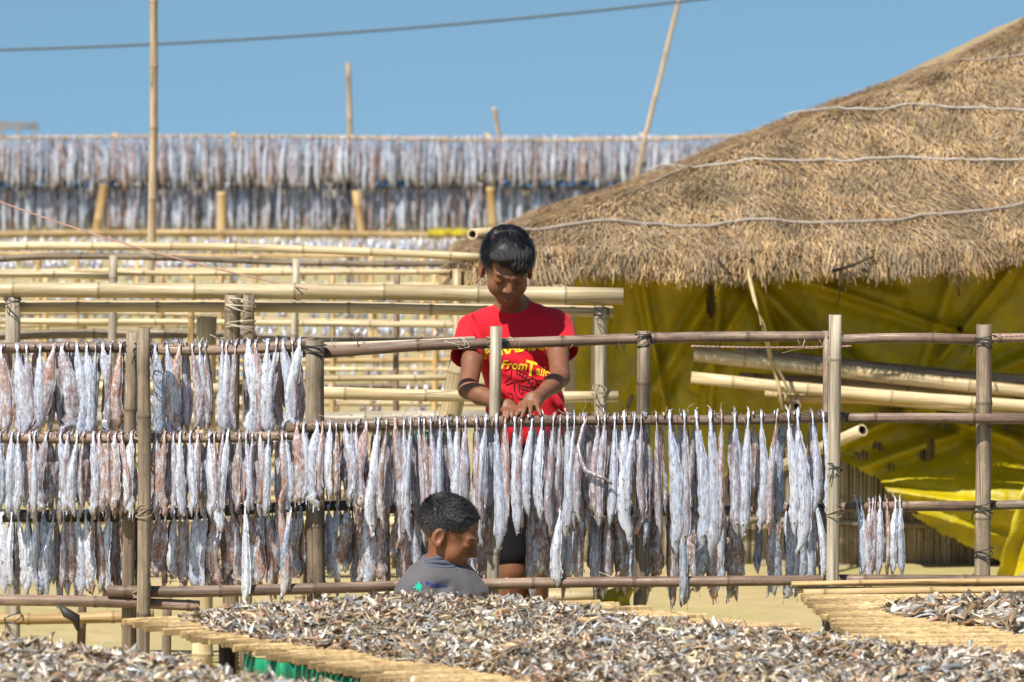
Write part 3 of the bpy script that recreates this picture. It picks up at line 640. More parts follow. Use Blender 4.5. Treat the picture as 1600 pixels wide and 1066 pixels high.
# ------------------------------------------------------------------ people (smooth-union fields meshed with surface nets)
class Field:
    def __init__(s, lo, hi, h=.003):
        s.lo = np.array(lo, float); s.h = h; s.n = np.ceil((np.array(hi) - s.lo) / h).astype(int) + 1
        s.g = np.full(tuple(s.n), .05, np.float32)
    def box(s, lo, hi, pad=.03):
        a = np.clip(((np.array(lo) - pad - s.lo) / s.h).astype(int), 0, s.n - 1); b = np.clip(((np.array(hi) + pad - s.lo) / s.h).astype(int) + 2, 1, s.n)
        sl = tuple(slice(a[i], max(b[i], a[i] + 1)) for i in range(3))
        ax = [s.lo[i] + s.h * np.arange(sl[i].start, sl[i].stop, dtype=np.float32) for i in range(3)]
        return sl, np.stack(np.meshgrid(*ax, indexing='ij'), -1).astype(np.float32)
    def put(s, sl, d, k, sub=False):
        a = s.g[sl]
        if sub:
            h = np.maximum(k - np.abs(-a - d), 0) / k; s.g[sl] = -(np.minimum(-a, d) - h * h * k * .25)
        else:
            h = np.maximum(k - np.abs(a - d), 0) / k; s.g[sl] = np.minimum(a, d) - h * h * k * .25
    def cone(s, a, b, ra, rb, k=.012, sub=False, sq=None):
        a, b = np.array(a, np.float32), np.array(b, np.float32); r = max(ra, rb)
        sl, p = s.box(np.minimum(a, b) - r, np.maximum(a, b) + r)
        ba = b - a; t = np.clip(((p - a) @ ba) / max(1e-9, float(ba @ ba)), 0, 1)[..., None]
        q = p - (a + t * ba)
        if sq is not None: q = q / np.array(sq, np.float32)
        d = np.sqrt((q * q).sum(-1)) - (ra + (rb - ra) * t[..., 0])
        if sq is not None: d = d * min(sq)
        s.put(sl, d, k, sub)
    def ell(s, c, r, M=None, k=.012, sub=False):
        c = np.array(c, np.float32); r = np.array(r, np.float32); R = float(max(r))
        sl, p = s.box(c - R, c + R); q = p - c
        if M is not None: q = q @ np.array(M, np.float32)     # columns are the axes
        k0 = np.sqrt(((q / r) ** 2).sum(-1)); k1 = np.sqrt(((q / (r * r)) ** 2).sum(-1)) + 1e-9
        s.put(sl, k0 * (k0 - 1) / k1, k, sub)
    def mesh(s):
        g = s.g; ins = g < 0; c = ins.astype(np.int8)
        sm = sum(c[i:c.shape[0] - 1 + i, j:c.shape[1] - 1 + j, k:c.shape[2] - 1 + k] for i in (0, 1) for j in (0, 1) for k in (0, 1))
        act = (sm > 0) & (sm < 8); cells = np.argwhere(act); idm = np.full(act.shape, -1, np.int64); idm[act] = np.arange(len(cells))
        acc = np.zeros((len(cells), 3)); cnt = np.zeros(len(cells))
        x, y, z = cells.T
        for ax in range(3):
            o1, o2 = [i for i in range(3) if i != ax]
            for u in (0, 1):
                for v in (0, 1):
                    d = np.zeros(3, int); d[o1] = u; d[o2] = v; e = d.copy(); e[ax] = 1
                    A = g[x + d[0], y + d[1], z + d[2]]; B = g[x + e[0], y + e[1], z + e[2]]; m = (A < 0) != (B < 0)
                    t = np.where(m, A / np.where(m, A - B, 1), 0); pos = np.tile(d.astype(float), (len(cells), 1)); pos[:, ax] += t
                    acc[m] += pos[m]; cnt[m] += 1
        V = s.lo + s.h * (cells + acc / cnt[:, None])
        F = []
        for ax in range(3):
            o1, o2 = (ax + 1) % 3, (ax + 2) % 3
            a = np.take(ins, range(0, g.shape[ax] - 1), ax); b = np.take(ins, range(1, g.shape[ax]), ax); q = np.argwhere(a != b)
            q = q[(q[:, o1] > 0) & (q[:, o2] > 0) & (q[:, o1] < g.shape[o1] - 1) & (q[:, o2] < g.shape[o2] - 1)]
            fl = ins[tuple(q.T)]
            def cell(i, j): w = q.copy(); w[:, o1] -= i; w[:, o2] -= j; return idm[tuple(w.T)]
            f = np.stack([cell(1, 1), cell(0, 1), cell(0, 0), cell(1, 0)], 1); f[~fl] = f[~fl][:, ::-1]; F.append(f)
        F = np.concatenate(F); F = F[(F >= 0).all(1)]
        # two rounds of light smoothing
        for _ in range(2):
            S = np.zeros_like(V); N = np.zeros(len(V))
            for a, b in ((0, 1), (1, 2), (2, 3), (3, 0)):
                np.add.at(S, F[:, a], V[F[:, b]]); np.add.at(N, F[:, a], 1)
            V = V * .5 + .5 * S / np.maximum(N, 1)[:, None]
        return V, F
def skin_mat():
    s = NT('skin'); at = s.n('ShaderNodeAttribute', attribute_name='tone').outputs['Color']
    n = s.noise(s.coord(rnd=False), 40, 4); c = s.mix(at, (0.08, 0.034, 0.02), s.ramp(n, [(0.35, g3(0.3)), (0.65, g3(0))]))
    s.bump(s.noise(s.coord(rnd=False), 500, 3), 0.12, 0.001)
    s.b.inputs['Subsurface Weight'].default_value = 0.06; s.b.inputs['Subsurface Radius'].default_value = (0.01, 0.004, 0.002)
    return s.out(c, 0.52, spec=0.4)
M_SKIN = skin_mat()
def hair_mat(name, col):
    s = NT(name); n = s.noise(s.coord(rnd=False), 260, 3); c = s.mix(col, tuple(x * 1.6 + .001 for x in col), n); s.bump(n, .5, .002)
    return s.out(c, 0.38, spec=0.3)
M_HAIR = hair_mat('black_hair', (0.006, 0.005, 0.006)); M_CROP = simple('cropped_strands', (0.009, 0.008, 0.009), .62); M_HAIRB = simple('hair_roots', (0.010, 0.009, 0.010), .8)
def cloth_mat(name, col, var=.15):
    s = NT(name); v = s.coord(rnd=False); n = s.noise(v, 14, 4); w = s.noise(v, 420, 2)
    c = s.mix(tuple(x * (1 - var) for x in col), tuple(min(1, x * (1 + var)) for x in col), n); s.bump(w, .25, .0015)
    s.b.inputs['Sheen Weight'].default_value = .08 if col[0] > .05 else 0
    return s.out(c, 0.85, spec=.2)
M_RED = cloth_mat('red_cotton', (0.55, 0.010, 0.022)); M_GSHIRT = cloth_mat('grey_cotton', (0.095, 0.09, 0.10), .3); M_COLLAR = cloth_mat('collar_cotton', (0.075, 0.085, 0.12)); M_SHORTS = cloth_mat('dark_shorts', (0.008, 0.007, 0.010))
M_YPRINT = cloth_mat('yellow_print', (0.80, 0.52, 0.02)); M_BPRINT = cloth_mat('black_print', (0.05, 0.01, 0.012)); M_TEAL = cloth_mat('teal_print', (0.02, 0.42, 0.30)); M_NAVY = cloth_mat('navy_print', (0.03, 0.05, 0.22))
SKIN = (0.205, 0.084, 0.043)
def head_frame(center, yaw, pitch, roll):
    """yaw 0 looks at the camera (-Y); positive yaw turns towards +X; pitch>0 looks down"""
    return (Matrix.Translation(center) @ Matrix.Rotation(yaw, 4, 'Z') @ Matrix.Rotation(roll, 4, 'Y') @ Matrix.Rotation(pitch, 4, 'X'))
    # local: -Y is forward, Z up
def head_sdf(f, H, s=1.0):
    R = np.array(H.to_3x3())
    def T(x, y, z): return tuple(H @ Vector((x * s, -y * s, z * s)))
    def E(c, r, k=.012, sub=False): f.ell(T(*c), [q * s for q in r], R, k * s, sub)
    def Cn(a, b, ra, rb, k=.01, sub=False): f.cone(T(*a), T(*b), ra * s, rb * s, k * s, sub)
    E((0, -.012, .034), (.070, .089, .075)); E((0, .026, -.026), (.053, .056, .062), .03)
    E((0, .052, -.078), (.022, .020, .018), .025); E((.030, .048, -.034), (.026, .024, .028), .015); E((-.030, .048, -.034), (.026, .024, .028), .015)
    Cn((-.034, .072, .019), (-.010, .083, .016), .009, .009, .012); Cn((.034, .072, .019), (.010, .083, .016), .009, .009, .012)
    for sx in (-1, 1):
        E((sx * .029, .089, .001), (.017, .014, .012), .010, True)
        E((sx * .029, .069, .000), (.0145, .0145, .0125), .004)
    Cn((0, .080, .008), (0, .097, -.022), .0065, .0095, .012)
    for sx in (-1, 1):
        E((sx * .0115, .089, -.027), (.0085, .009, .007), .006); E((sx * .006, .093, -.036), (.0035, .004, .004), .003, True)
    for sx in (-1, 1):
        Cn((sx * .019, .071, -.054), (0, .079, -.051), .0045, .0058, .006); Cn((sx * .017, .071, -.058), (0, .077, -.062), .0045, .0062, .006)
    Cn((-.018, .079, -.0565), (.018, .079, -.0565), .0016, .0016, .002, True)
    for sx in (-1, 1):
        E((sx * .071, -.006, -.006), (.010, .019, .030), .006); E((sx * .078, -.001, -.004), (.007, .010, .018), .004, True); E((sx * .070, .004, -.028), (.007, .009, .010), .006)
def skin_cols(V, H, s=1.0, base=SKIN):
    Q = (np.c_[V, np.ones(len(V))] @ np.array(H.inverted()).T)[:, :3] / s; Q[:, 1] *= -1; x, y, z = Q.T
    c = np.tile(np.array(base, float), (len(V), 1))
    def blend(m, col): c[:] = c * (1 - m[:, None]) + np.array(col) * m[:, None]
    def blob(cx, cy, cz, rx, ry, rz): return np.clip(1.6 - 1.6 * ((np.abs(x) - cx) ** 2 / rx ** 2 + (y - cy) ** 2 / ry ** 2 + (z - cz) ** 2 / rz ** 2), 0, 1)
    blend(blob(0, .082, -.0525, .017, .02, .0045) * .7, (.17, .055, .045)); blend(blob(0, .082, -.062, .016, .02, .005) * .75, (.26, .075, .06))
    blend(blob(.029, .078, .021, .017, .02, .0032), (.02, .012, .01))                 # brows
    blend(blob(.029, .085, -.0045, .015, .02, .0017), (.015, .01, .01))               # lash line of the lowered lids
    blend(blob(.006, .09, -.036, .004, .01, .003), (.03, .012, .01)); blend(blob(0, .082, -.0567, .018, .02, .0012), (.04, .012, .012))
    return c
def strands(H, s, count, length, seed, regions, mat, lift=.004, name='hair_strands', wd=.0008, spread=.3):
    """fine hair strands rooted on the skull, combed by the flow function"""
    R = random.Random(seed); V = []; F = []
    n = tries = 0
    while n < count and tries < count * 20:
        tries += 1
        th = R.uniform(0, 2 * math.pi); cz = R.uniform(-.75, 1); sr = math.sqrt(1 - cz * cz)
        d = Vector((sr * math.cos(th), sr * math.sin(th), cz)); q = Vector((d.x * .073, d.y * .092 , .034 + d.z * .078))   # local: y forward
        q.y -= .012
        w = regions(q, d)
        if R.random() >= w[0]: continue
        L = length * (w[1] if isinstance(w, tuple) else 1) * R.uniform(.7, 1.15)
        flow = w[2] if isinstance(w, tuple) else Vector((0, 1, -.4))
        ck = 26; flow = flow + Vector((noise.noise(q * ck), noise.noise(q * ck + Vector((5, 0, 0))), noise.noise(q * ck + Vector((0, 7, 0))))) * .9
        flow = (flow + Vector((R.uniform(-1, 1), R.uniform(-1, 1), R.uniform(-1, 1))) * spread); flow = (flow - d * flow.dot(d)).normalized()
        p = q.copy(); side = flow.cross(d).normalized() * wd * R.uniform(.6, 1.3); lf = lift * R.uniform(.2, 1.6); b = len(V)
        for i in range(4):
            V += [H @ Vector((t.x * s, -t.y * s, t.z * s)) for t in (p + side * (1 - i / 3.4), p - side * (1 - i / 3.4))]
            dd = Vector((p.x / .073, (p.y + .012) / .092, (p.z - .034) / .078)).normalized()
            p = p + flow * L / 3 + dd * (lf * (1.0 if i == 0 else .25)) - Vector((0, 0, L * .05 * i)); flow = (flow - dd * flow.dot(dd) * .8).normalized()
        for i in range(3): F.append((b + 2 * i, b + 2 * i + 1, b + 2 * i + 3, b + 2 * i + 2))
        n += 1
    return mesh(name, V, F, mat)
def place(o_mesh, name, root): return part(name, o_mesh, root, Matrix.Identity(4))
def hand(f, wr, kn, tips, wdir, s=1.0, thumb=None):
    """palm from wrist to knuckles; a finger from each knuckle to each tip with a bend; wdir: across the palm"""
    wr, kn = Vector(wr), Vector(kn); w = Vector(wdir).normalized()
    f.cone(wr, wr.lerp(kn, .5), .0165 * s, .021 * s, .012); f.ell(wr.lerp(kn, .62), (.026 * s, .013 * s, .026 * s), None, .012)
    for i, (tip, mid) in enumerate(tips):
        b = kn + w * (i - 1.5) * .0155 * s; f.cone(wr.lerp(kn, .4) + w * (i - 1.5) * .006, b, .0075 * s, .0078 * s, .008)
        f.cone(b, mid, .0072 * s, .0066 * s, .002); f.cone(mid, tip, .0066 * s, .0054 * s, .002)
    if thumb:
        a, m, t = thumb; f.cone(a, m, .009 * s, .0078 * s, .006); f.cone(m, t, .0076 * s, .006 * s, .002)

# ---------- the standing boy
YB1 = 11.84
root1 = thing('person', (P(805, 1150, YB1).x, YB1, 0), 'boy in a red printed T-shirt standing behind the rack, head bowed, tying fish', 'person')
H1 = head_frame(P(792, 415, 11.70), math.radians(9), math.radians(31), math.radians(2))
H1 = H1 @ Matrix.Translation((0, 0, -.004))
def build_boy1():
    f = Field((P(690, 0, YB1).x, 11.42, -.01), (P(915, 0, YB1).x, 12.06, P(0, 340, 11.7).z + .02), .0032)
    head_sdf(f, H1, .955)
    nb = P(802, 481, 11.84); f.cone(P(796, 450, 11.76), nb, .032, .036, .015)
    shL, shR = P(743, 519, 11.83), P(867, 513, 11.83)
    f.cone(nb, shL, .034, .036, .03); f.cone(nb, shR, .034, .036, .03)
    f.ell(P(806, 560, YB1), (.098, .066, .13), None, .03); f.ell(P(812, 640, YB1 + .01), (.088, .062, .11), None, .03); f.ell(P(812, 705, YB1 + .02), (.095, .07, .09), None, .03)
    eL, wL = P(731, 608, 11.66), P(787, 634, 11.535); eR, wR = P(875, 590, 11.66), P(843, 619, 11.535)
    f.cone(shL, P(738, 565, 11.74), .034, .029, .015); f.cone(P(738, 565, 11.74), eL, .029, .026, .01); f.cone(eL, eL.lerp(wL, .35), .0265, .0265, .01); f.cone(eL.lerp(wL, .35), wL, .0265, .0165, .01)
    f.cone(shR, P(872, 552, 11.74), .034, .029, .015); f.cone(P(872, 552, 11.74), eR, .029, .026, .01); f.cone(eR, eR.lerp(wR, .35), .0265, .026, .01); f.cone(eR.lerp(wR, .35), wR, .026, .0165, .01)
    # hands resting on the rail, fingers curled over it
    def pp(x, y, Y): return P(x, y, Y)
    kR = pp(826, 632, 11.478)
    hand(f, wR, kR, [(pp(806, 651, 11.446), pp(812, 641, 11.452)), (pp(815, 653, 11.438), pp(819, 642, 11.445)), (pp(829, 652, 11.436), pp(829, 641, 11.444)), (pp(845, 649, 11.440), pp(841, 640, 11.452))], (1, -.1, 0), 1.0,
         (pp(834, 634, 11.50), pp(820, 645, 11.49), pp(808, 647, 11.475)))
    kL = pp(797, 640, 11.49)
    hand(f, wL, kL, [(pp(787, 652, 11.442), pp(788, 644, 11.455)), (pp(793, 654, 11.438), pp(794, 644, 11.448)), (pp(800, 653, 11.438), pp(801, 644, 11.450)), (pp(806, 650, 11.446), pp(806, 643, 11.462))], (1, 0, .1), .92,
         (pp(797, 638, 11.51), pp(808, 642, 11.50), pp(812, 648, 11.480)))
    for (hx, kx, ax, dy) in ((797, 800, 799, 0.0), (832, 838, 842, .03)):
        f.cone(P(hx, 725, YB1 + .02), P(kx, 890, YB1 - .01 + dy), .054, .038, .02); f.cone(P(kx, 890, YB1 - .01 + dy), P(kx - 2, 955, YB1 + .015 + dy), .037, .036, .01)
        f.cone(P(kx - 2, 955, YB1 + .015 + dy), (P(ax, 1100, YB1).x, YB1 + .02 + dy, .06), .036, .024, .01)
        a = Vector((P(ax, 1100, YB1).x, YB1 + .02 + dy, .05)); f.cone(a + Vector((0, .02, -.02)), a + Vector((-.005 if hx < 810 else .012, -.13, -.035)), .026, .017, .012)
    V, F = f.mesh(); me = np_mesh('body', V, F, M_SKIN, skin_cols(V, H1, .955)); place(me, 'body', root1)
    # T-shirt
    g = Field((P(690, 0, YB1).x, 11.60, P(0, 720, YB1).z), (P(915, 0, YB1).x, 12.02, P(0, 440, 11.8).z), .003)
    g.cone(P(768, 520, YB1), P(842, 517, YB1), .058, .058, .03, sq=(1, .9, 1)); g.cone(nb + Vector((0, .0, -.002)), shL, .036, .040, .03); g.cone(nb + Vector((0, .0, -.002)), shR, .036, .040, .03)
    g.ell(P(812, 560, YB1), (.110, .078, .13), None, .03); g.ell(P(820, 630, YB1), (.106, .076, .12), None, .03); g.cone(P(805, 668, YB1 + .01), P(836, 668, YB1 + .01), .080, .080, .03, sq=(1, .95, 1))
    # sleeves
    cL, cR = P(730, 556, 11.755), P(876, 547, 11.772)
    g.cone(shL + Vector((-.004, 0, .002)), cL, .046, .046, .022); g.cone(shR + Vector((.004, 0, .002)), cR, .046, .047, .022)
    dL = (cL - shL).normalized(); dR = (cR - shR).normalized()
    for c, d in ((cL, dL), (cR, dR)): g.cone(c - d * .02, c + d * .06, .039, .050, .004, True); g.ell(c + d * .062, (.058, .058, .034), np.array(d.to_track_quat('Z', 'Y').to_matrix()), .003, True)
    # neckline and hem openings
    g.ell(P(799, 447, 11.79), (.044, .058, .042), None, .006, True)
    g.ell(P(815, 725, YB1), (.14, .10, .040), None, .004, True)
    # folds pulled from the arms down across the belly
    for (a, b, r) in (((786, 566), (858, 594), .0065), ((778, 585), (830, 606), .005), ((776, 612), (812, 636), .006), ((845, 600), (868, 640), .006), ((758, 545), (780, 600), .006), ((735, 500), (752, 545), .004), ((850, 610), (880, 650), .006), ((770, 640), (800, 665), .006)):
        ya = 11.752 if 775 < a[0] < 850 else 11.765; g.cone(P(*a, ya), P(*b, ya), r, r * .6, .016, True)
        g.cone(P(a[0] + 3, a[1] - 7, ya + .018), P(b[0] + 3, b[1] - 7, ya + .018), r * 1.7, r, .016)
    V, F = g.mesh(); ctr = np.array(P(815, 590, YB1))
    for i in range(len(V)):
        p = V[i]; e = noise.noise((p[0] * 22, p[1] * 10, p[2] * 9)) * .0028 + abs(noise.noise((p[0] * 12 - p[2] * 10, p[1] * 6, p[2] * 12 + p[0] * 8))) * .007 + noise.noise((p[0] * 45, p[1] * 30, p[2] * 24 + 4)) * .0012
        d = p - ctr; d[2] *= .2; n = np.linalg.norm(d) + 1e-6; V[i] = p + d / n * e
    me = np_mesh('t_shirt', V, F, M_RED); sh = place(me, 't_shirt', root1)
    bv = BVHTree.FromPolygons([tuple(v) for v in V], [tuple(int(q) for q in f_) for f_ in F])
    # collar ring
    cc = P(805, 489, 11.79)
    # shorts
    k = Field((P(700, 0, YB1).x, 11.7, P(0, 905, YB1).z), (P(915, 0, YB1).x, 12.02, P(0, 655, YB1).z), .004)
    k.cone(P(798, 700, YB1 + .02), P(834, 700, YB1 + .02), .078, .078, .03)
    for (hx, kx, dy) in ((796, 799, 0), (834, 840, .03)): k.cone(P(hx, 730, YB1 + .02), P(kx, 862, YB1 + dy), .062, .056, .02)
    k.ell(P(818, 640, YB1 + .02), (.16, .12, .02), None, .004, True)
    V, F = k.mesh(); place(np_mesh('shorts', V, F, M_SHORTS), 'shorts', root1)
    return bv, sh
BV1, SHIRT1 = build_boy1()
def decal(name, V2, F, bv, parent, mat, off=.0015, yf=11.3, Yref=11.76):
    """flat print laid onto cloth: V2 are (px,py) as seen on the cloth's front"""
    V = []
    for (x, y) in V2:
        o = P(x, y, yf); d = (P(x, y, Yref) - o).normalized(); h = bv.ray_cast(o, d)
        V.append(h[0] - d * off if h[0] is not None else P(x, y, Yref))
    return part(name, mesh(name, V, F, mat, False), parent)
def text2d(s, size=20, bold=.02, shear=0):
    cu = bpy.data.curves.new('lettering', 'FONT'); cu.body = s; cu.size = size; cu.offset = bold * size; cu.shear = shear; cu.resolution_u = 2
    o = bpy.data.objects.new('lettering', cu); COL.objects.link(o)
    me = o.to_mesh(); V = [(v.co.x, v.co.y) for v in me.vertices]; F = [tuple(p.vertices) for p in me.polygons]
    bm = bmesh.new(); bm.from_mesh(me); bmesh.ops.triangulate(bm, faces=bm.faces[:])
    for _ in range(4):
        e = [e for e in bm.edges if e.calc_length() > 1.6]
        if not e: break
        bmesh.ops.subdivide_edges(bm, edges=e, cuts=1, use_grid_fill=False); bmesh.ops.triangulate(bm, faces=[f for f in bm.faces if len(f.verts) > 3])
    V = [(v.co.x, v.co.y) for v in bm.verts]; bm.verts.index_update(); F = [tuple(v.index for v in f.verts) for f in bm.faces]; bm.free()
    o.to_mesh_clear(); bpy.data.objects.remove(o); bpy.data.curves.remove(cu)
    xs = [v[0] for v in V]; w = max(xs) - min(xs); return [(x - min(xs), y) for x, y in V], F, w
def letters(s, x0, y0, x1, y1, h, curve, bv, parent, mat, bold=.02, shear=0, **kw):
    V, F, w = text2d(s, 20, bold, shear); hh = 14.5; out = []
    for x, y in V:
        t = x / w; out.append((x0 + (x1 - x0) * t - (y1 - y0) * 0, y0 + (y1 - y0) * t + curve * 4 * t * (1 - t) - y * h / hh))
    decal('lettering', out, F, bv, parent, mat, **kw)
letters('PARADISO', 757, 561, 856, 547, 20, -4, BV1, SHIRT1, M_YPRINT, .035)
letters('From', 783, 576, 824, 578, 14, 0, BV1, SHIRT1, M_YPRINT, .02, .25)
letters('T', 822, 586, 840, 591, 25, 0, BV1, SHIRT1, M_YPRINT, .02, .15)
letters('ailor', 837, 585, 868, 592, 15, 0, BV1, SHIRT1, M_YPRINT, .02, .25)
def strokes(lines, w, bv, parent, mat, name='print', **kw):
    V, F = [], []
    for ln in lines:
        pts = []
        for a, b in zip(ln[:-1], ln[1:]):
            n = max(2, int(math.dist(a, b) / 4)); pts += [(a[0] + (b[0] - a[0]) * i / n, a[1] + (b[1] - a[1]) * i / n) for i in range(n)]
        pts.append(ln[-1]); b0 = len(V)
        for i, p in enumerate(pts):
            q, r = pts[max(0, i - 1)], pts[min(len(pts) - 1, i + 1)]; dx, dy = r[0] - q[0], r[1] - q[1]; l = math.hypot(dx, dy) + 1e-6
            V += [(p[0] - dy / l * w, p[1] + dx / l * w), (p[0] + dy / l * w, p[1] - dx / l * w)]
        for i in range(len(pts) - 1): F.append((b0 + 2 * i, b0 + 2 * i + 1, b0 + 2 * i + 3, b0 + 2 * i + 2))
    decal(name, V, F, bv, parent, mat, **kw)
track = [[(806, 578), (818, 582), (832, 590), (842, 602), (847, 614), (842, 624)], [(808, 584), (816, 588), (826, 595), (834, 606), (836, 616), (832, 622)], [(803, 598), (804, 612), (808, 622), (816, 624), (822, 618)], [(811, 600), (811, 612), (815, 617), (818, 612)],
         [(790, 602), (805, 596), (830, 592), (850, 596)], [(810, 606), (822, 610), (834, 613)], [(812, 602), (824, 605), (838, 606)], [(788, 580), (800, 574), (798, 590), (788, 598)], [(793, 614), (801, 616), (802, 624), (795, 625)], [(826, 617), (834, 622)], [(822, 620), (838, 619)]]
ties = [[(808 + 5 * i, 577 + 2.6 * i + .25 * i * i), (807 + 4.4 * i, 585 + 2.4 * i + .25 * i * i)] for i in range(7)] + [[(812 + 4 * i, 601 + .8 * i), (811 + 4 * i, 609 + .9 * i)] for i in range(6)]
strokes(track + ties, .75, BV1, SHIRT1, M_BPRINT)
# hair of the standing boy
def build_hair1():
    f = Field(tuple(H1.translation - Vector((.13, .14, .13))), tuple(H1.translation + Vector((.13, .14, .14))), .0022)
    R = np.array(H1.to_3x3()); T = lambda x, y, z: tuple(H1 @ Vector((x, -y, z)))
    f.ell(T(0, -.013, .033), (.0665, .085, .0725), R, .01); f.ell(T(.012, .038, .070), (.046, .042, .020), R, .02)
    f.ell(T(.020, .075, .042), (.028, .012, .024), R, .010)      # fringe swept over the brow
    f.ell(T(-.03, .055, .068), (.03, .028, .015), R, .014)
    # cut free the face and the neck
    f.ell(T(-.006, .098, -.022), (.066, .064, .062), R, .006, True); f.ell(T(-.030, .095, .030), (.026, .045, .022), R, .008, True); f.ell(T(0, .04, -.075), (.12, .07, .066), R, .01, True); f.ell(T(0, -.04, -.105), (.1, .1, .060), R, .01, True)
    for sx in (-1, 1): f.ell(T(sx * .074, .012, -.022), (.022, .040, .048), R, .006, True)
    V, F = f.mesh()
    for i in range(len(V)):
        q = H1.inverted() @ Vector(V[i]); e = noise.noise((q.x * 90, q.y * 25, q.z * 40)) * .0030 + noise.noise((q.x * 190, q.y * 40, q.z * 80)) * .0035
        d = (Vector(V[i]) - H1.translation).normalized(); V[i] += np.array(d) * e
    hair = place(np_mesh('hair', V, F, M_HAIRB), 'hair', root1)
    def reg(q, d):
        if q.y > .045 and q.z < (.062 if q.x < 0 else .040): return (0, 0, None)
        if (q.z < .012 and q.y > -.03) or (abs(d.x) > .5 and q.z < .030): return (0, 0, None)
        top = max(0, d.z); fl = Vector((.35 * (1 if q.x > 0 else -.2), 1.0, -.35)) if q.y > -.02 else Vector((0, -.6, -1))
        if abs(d.x) > .72: fl = Vector((0, .25, -1))
        return (1, .55 + .75 * top, fl)
    part('hair_strands', strands(H1, .935, 5000, .032, 3, reg, M_HAIR, .005), hair, Matrix.Identity(4)); part('hair_locks', strands(H1, .935, 1500, .030, 5, reg, M_HAIR, .0050, 'hair_locks', .0026, .35), hair, Matrix.Identity(4))
build_hair1()

# ---------- the seated boy in front of the rack, seen from behind
YB2 = 11.17
root2 = thing('person', (P(690, 900, YB2).x, YB2 + .02, 0), 'boy in a grey collared shirt sitting behind the fish table with his back turned', 'person')
H2 = head_frame(P(700, 834, YB2), math.radians(74), math.radians(24), math.radians(0))
S2 = .91
def build_boy2():
    f = Field((P(590, 0, YB2).x, YB2 - .16, -.01), (P(790, 0, YB2).x + .02, YB2 + .24, P(0, 755, YB2).z), .0032)
    head_sdf(f, H2, S2)
    nb = P(690, 904, YB2 + .005); f.cone(P(694, 850, YB2 + .0), nb, .040, .041, .015); f.cone(P(712, 868, YB2 + .02), nb, .028, .035, .02)
    f.cone(nb, P(640, 938, YB2 + .01), .036, .036, .03); f.cone(nb, P(740, 936, YB2 + .01), .036, .036, .03)
    f.ell((nb.x, YB2 + .02, .42), (.10, .065, .16), None, .03); f.ell((nb.x, YB2 + .03, .22), (.10, .075, .14), None, .03)
    hip = .11
    for sx in (-1, 1):
        f.cone((nb.x + sx * .06, YB2 + .04, hip), (nb.x + sx * .17, YB2 + .16, .30), .060, .042, .02); f.cone((nb.x + sx * .17, YB2 + .16, .30), (nb.x + sx * .09, YB2 + .14, .06), .040, .026, .01)
        f.cone((nb.x + sx * .09, YB2 + .13, .03), (nb.x + sx * .08, YB2 + .02 + .02, .02), .022, .018, .01)
        sh = P(638 if sx < 0 else 742, 928, YB2 + .01); el = sh + Vector((sx * .02, .05, -.16)); f.cone(sh, el, .034, .027, .012); wr = el + Vector((-sx * .07, .11, -.03)); f.cone(el, wr, .027, .017, .01)
        kn = wr + Vector((-sx * .03, .045, -.01))
        hand(f, wr, kn, [(kn + Vector(((i - 1.5) * .015, .05, -.02)), kn + Vector(((i - 1.5) * .015, .03, 0))) for i in range(4)], (1, 0, 0), .95, (wr + Vector((-sx * .02, .02, 0)), wr + Vector((-sx * .04, .04, .01)), wr + Vector((-sx * .045, .06, .0))))
    V, F = f.mesh(); place(np_mesh('body', V, F, M_SKIN, skin_cols(V, H2, S2, (0.23, 0.09, 0.042))), 'body', root2)
    g = Field((P(590, 0, YB2).x, YB2 - .14, .12), (P(790, 0, YB2).x + .02, YB2 + .2, P(0, 855, YB2).z), .0032)
    L, R_ = P(648, 942, YB2 + .005), P(734, 940, YB2 + .01); up = nb + Vector((0, .004, -.010))
    g.cone(up, L, .040, .050, .03); g.cone(up, R_, .040, .048, .03); g.ell((nb.x - .003, YB2 + .01, .46), (.118, .084, .12), None, .04); g.cone((nb.x, YB2 + .02, .42), (nb.x, YB2 + .03, .2), .11, .115, .03, sq=(1, .8, 1))
    for c, sx in ((L, -1), (R_, 1)): g.cone(c, c + Vector((sx * .026, .03, -.10)), .047, .045, .02)
    # stand collar
    g.cone(P(688, 908, YB2 + .004), P(691, 897, YB2 + .006), .046, .043, .006, sq=(1, 1, .6))
    g.cone(P(690, 900, YB2 + .006), P(697, 866, YB2 + .012), .0395, .050, .002, True)
    for (a, b, r) in (((700, 900), (655, 935), .006), ((715, 905), (700, 935), .005), ((640, 905), (665, 895), .004), ((745, 900), (735, 930), .006), ((690, 900), (730, 896), .004), ((725, 900), (717, 935), .005), ((742, 905), (752, 935), .004)):
        ya = YB2 - .074; a = (a[0], a[1] + 14); b = (b[0], b[1] + 14); g.cone(P(*a, ya), P(*b, ya), r, r * .5, .02, True)
    for q in (884, 890, 896): g.cone(P(662, q, YB2 - .040), P(716, q + 2, YB2 - .040), .0018, .0018, .003, True)
    V, F = g.mesh()
    for i in range(len(V)):
        p = V[i]; V[i] = p + np.array((0, -1, 0)) * (noise.noise((p[0] * 20, p[1] * 8, p[2] * 14)) * .006 + abs(noise.noise((p[0] * 14 + p[2] * 9, p[1] * 5, p[2] * 20 - p[0] * 8))) * .009 + noise.noise((p[0] * 50, p[1] * 20, p[2] * 34)) * .0015)
    sh = place(np_mesh('shirt', V, F, M_GSHIRT), 'shirt', root2)
    bv = BVHTree.FromPolygons([tuple(v) for v in V], [tuple(int(q) for q in f_) for f_ in F]); kw = dict(yf=10.8, Yref=YB2 - .05)
    c = (654, 917); st = []
    for k in range(7):
        a = 2 * math.pi * k / 7 + .3; r = 8 if k % 2 else 6; st.append([(c[0], c[1]), (c[0] + r * math.cos(a), c[1] + r * math.sin(a))])
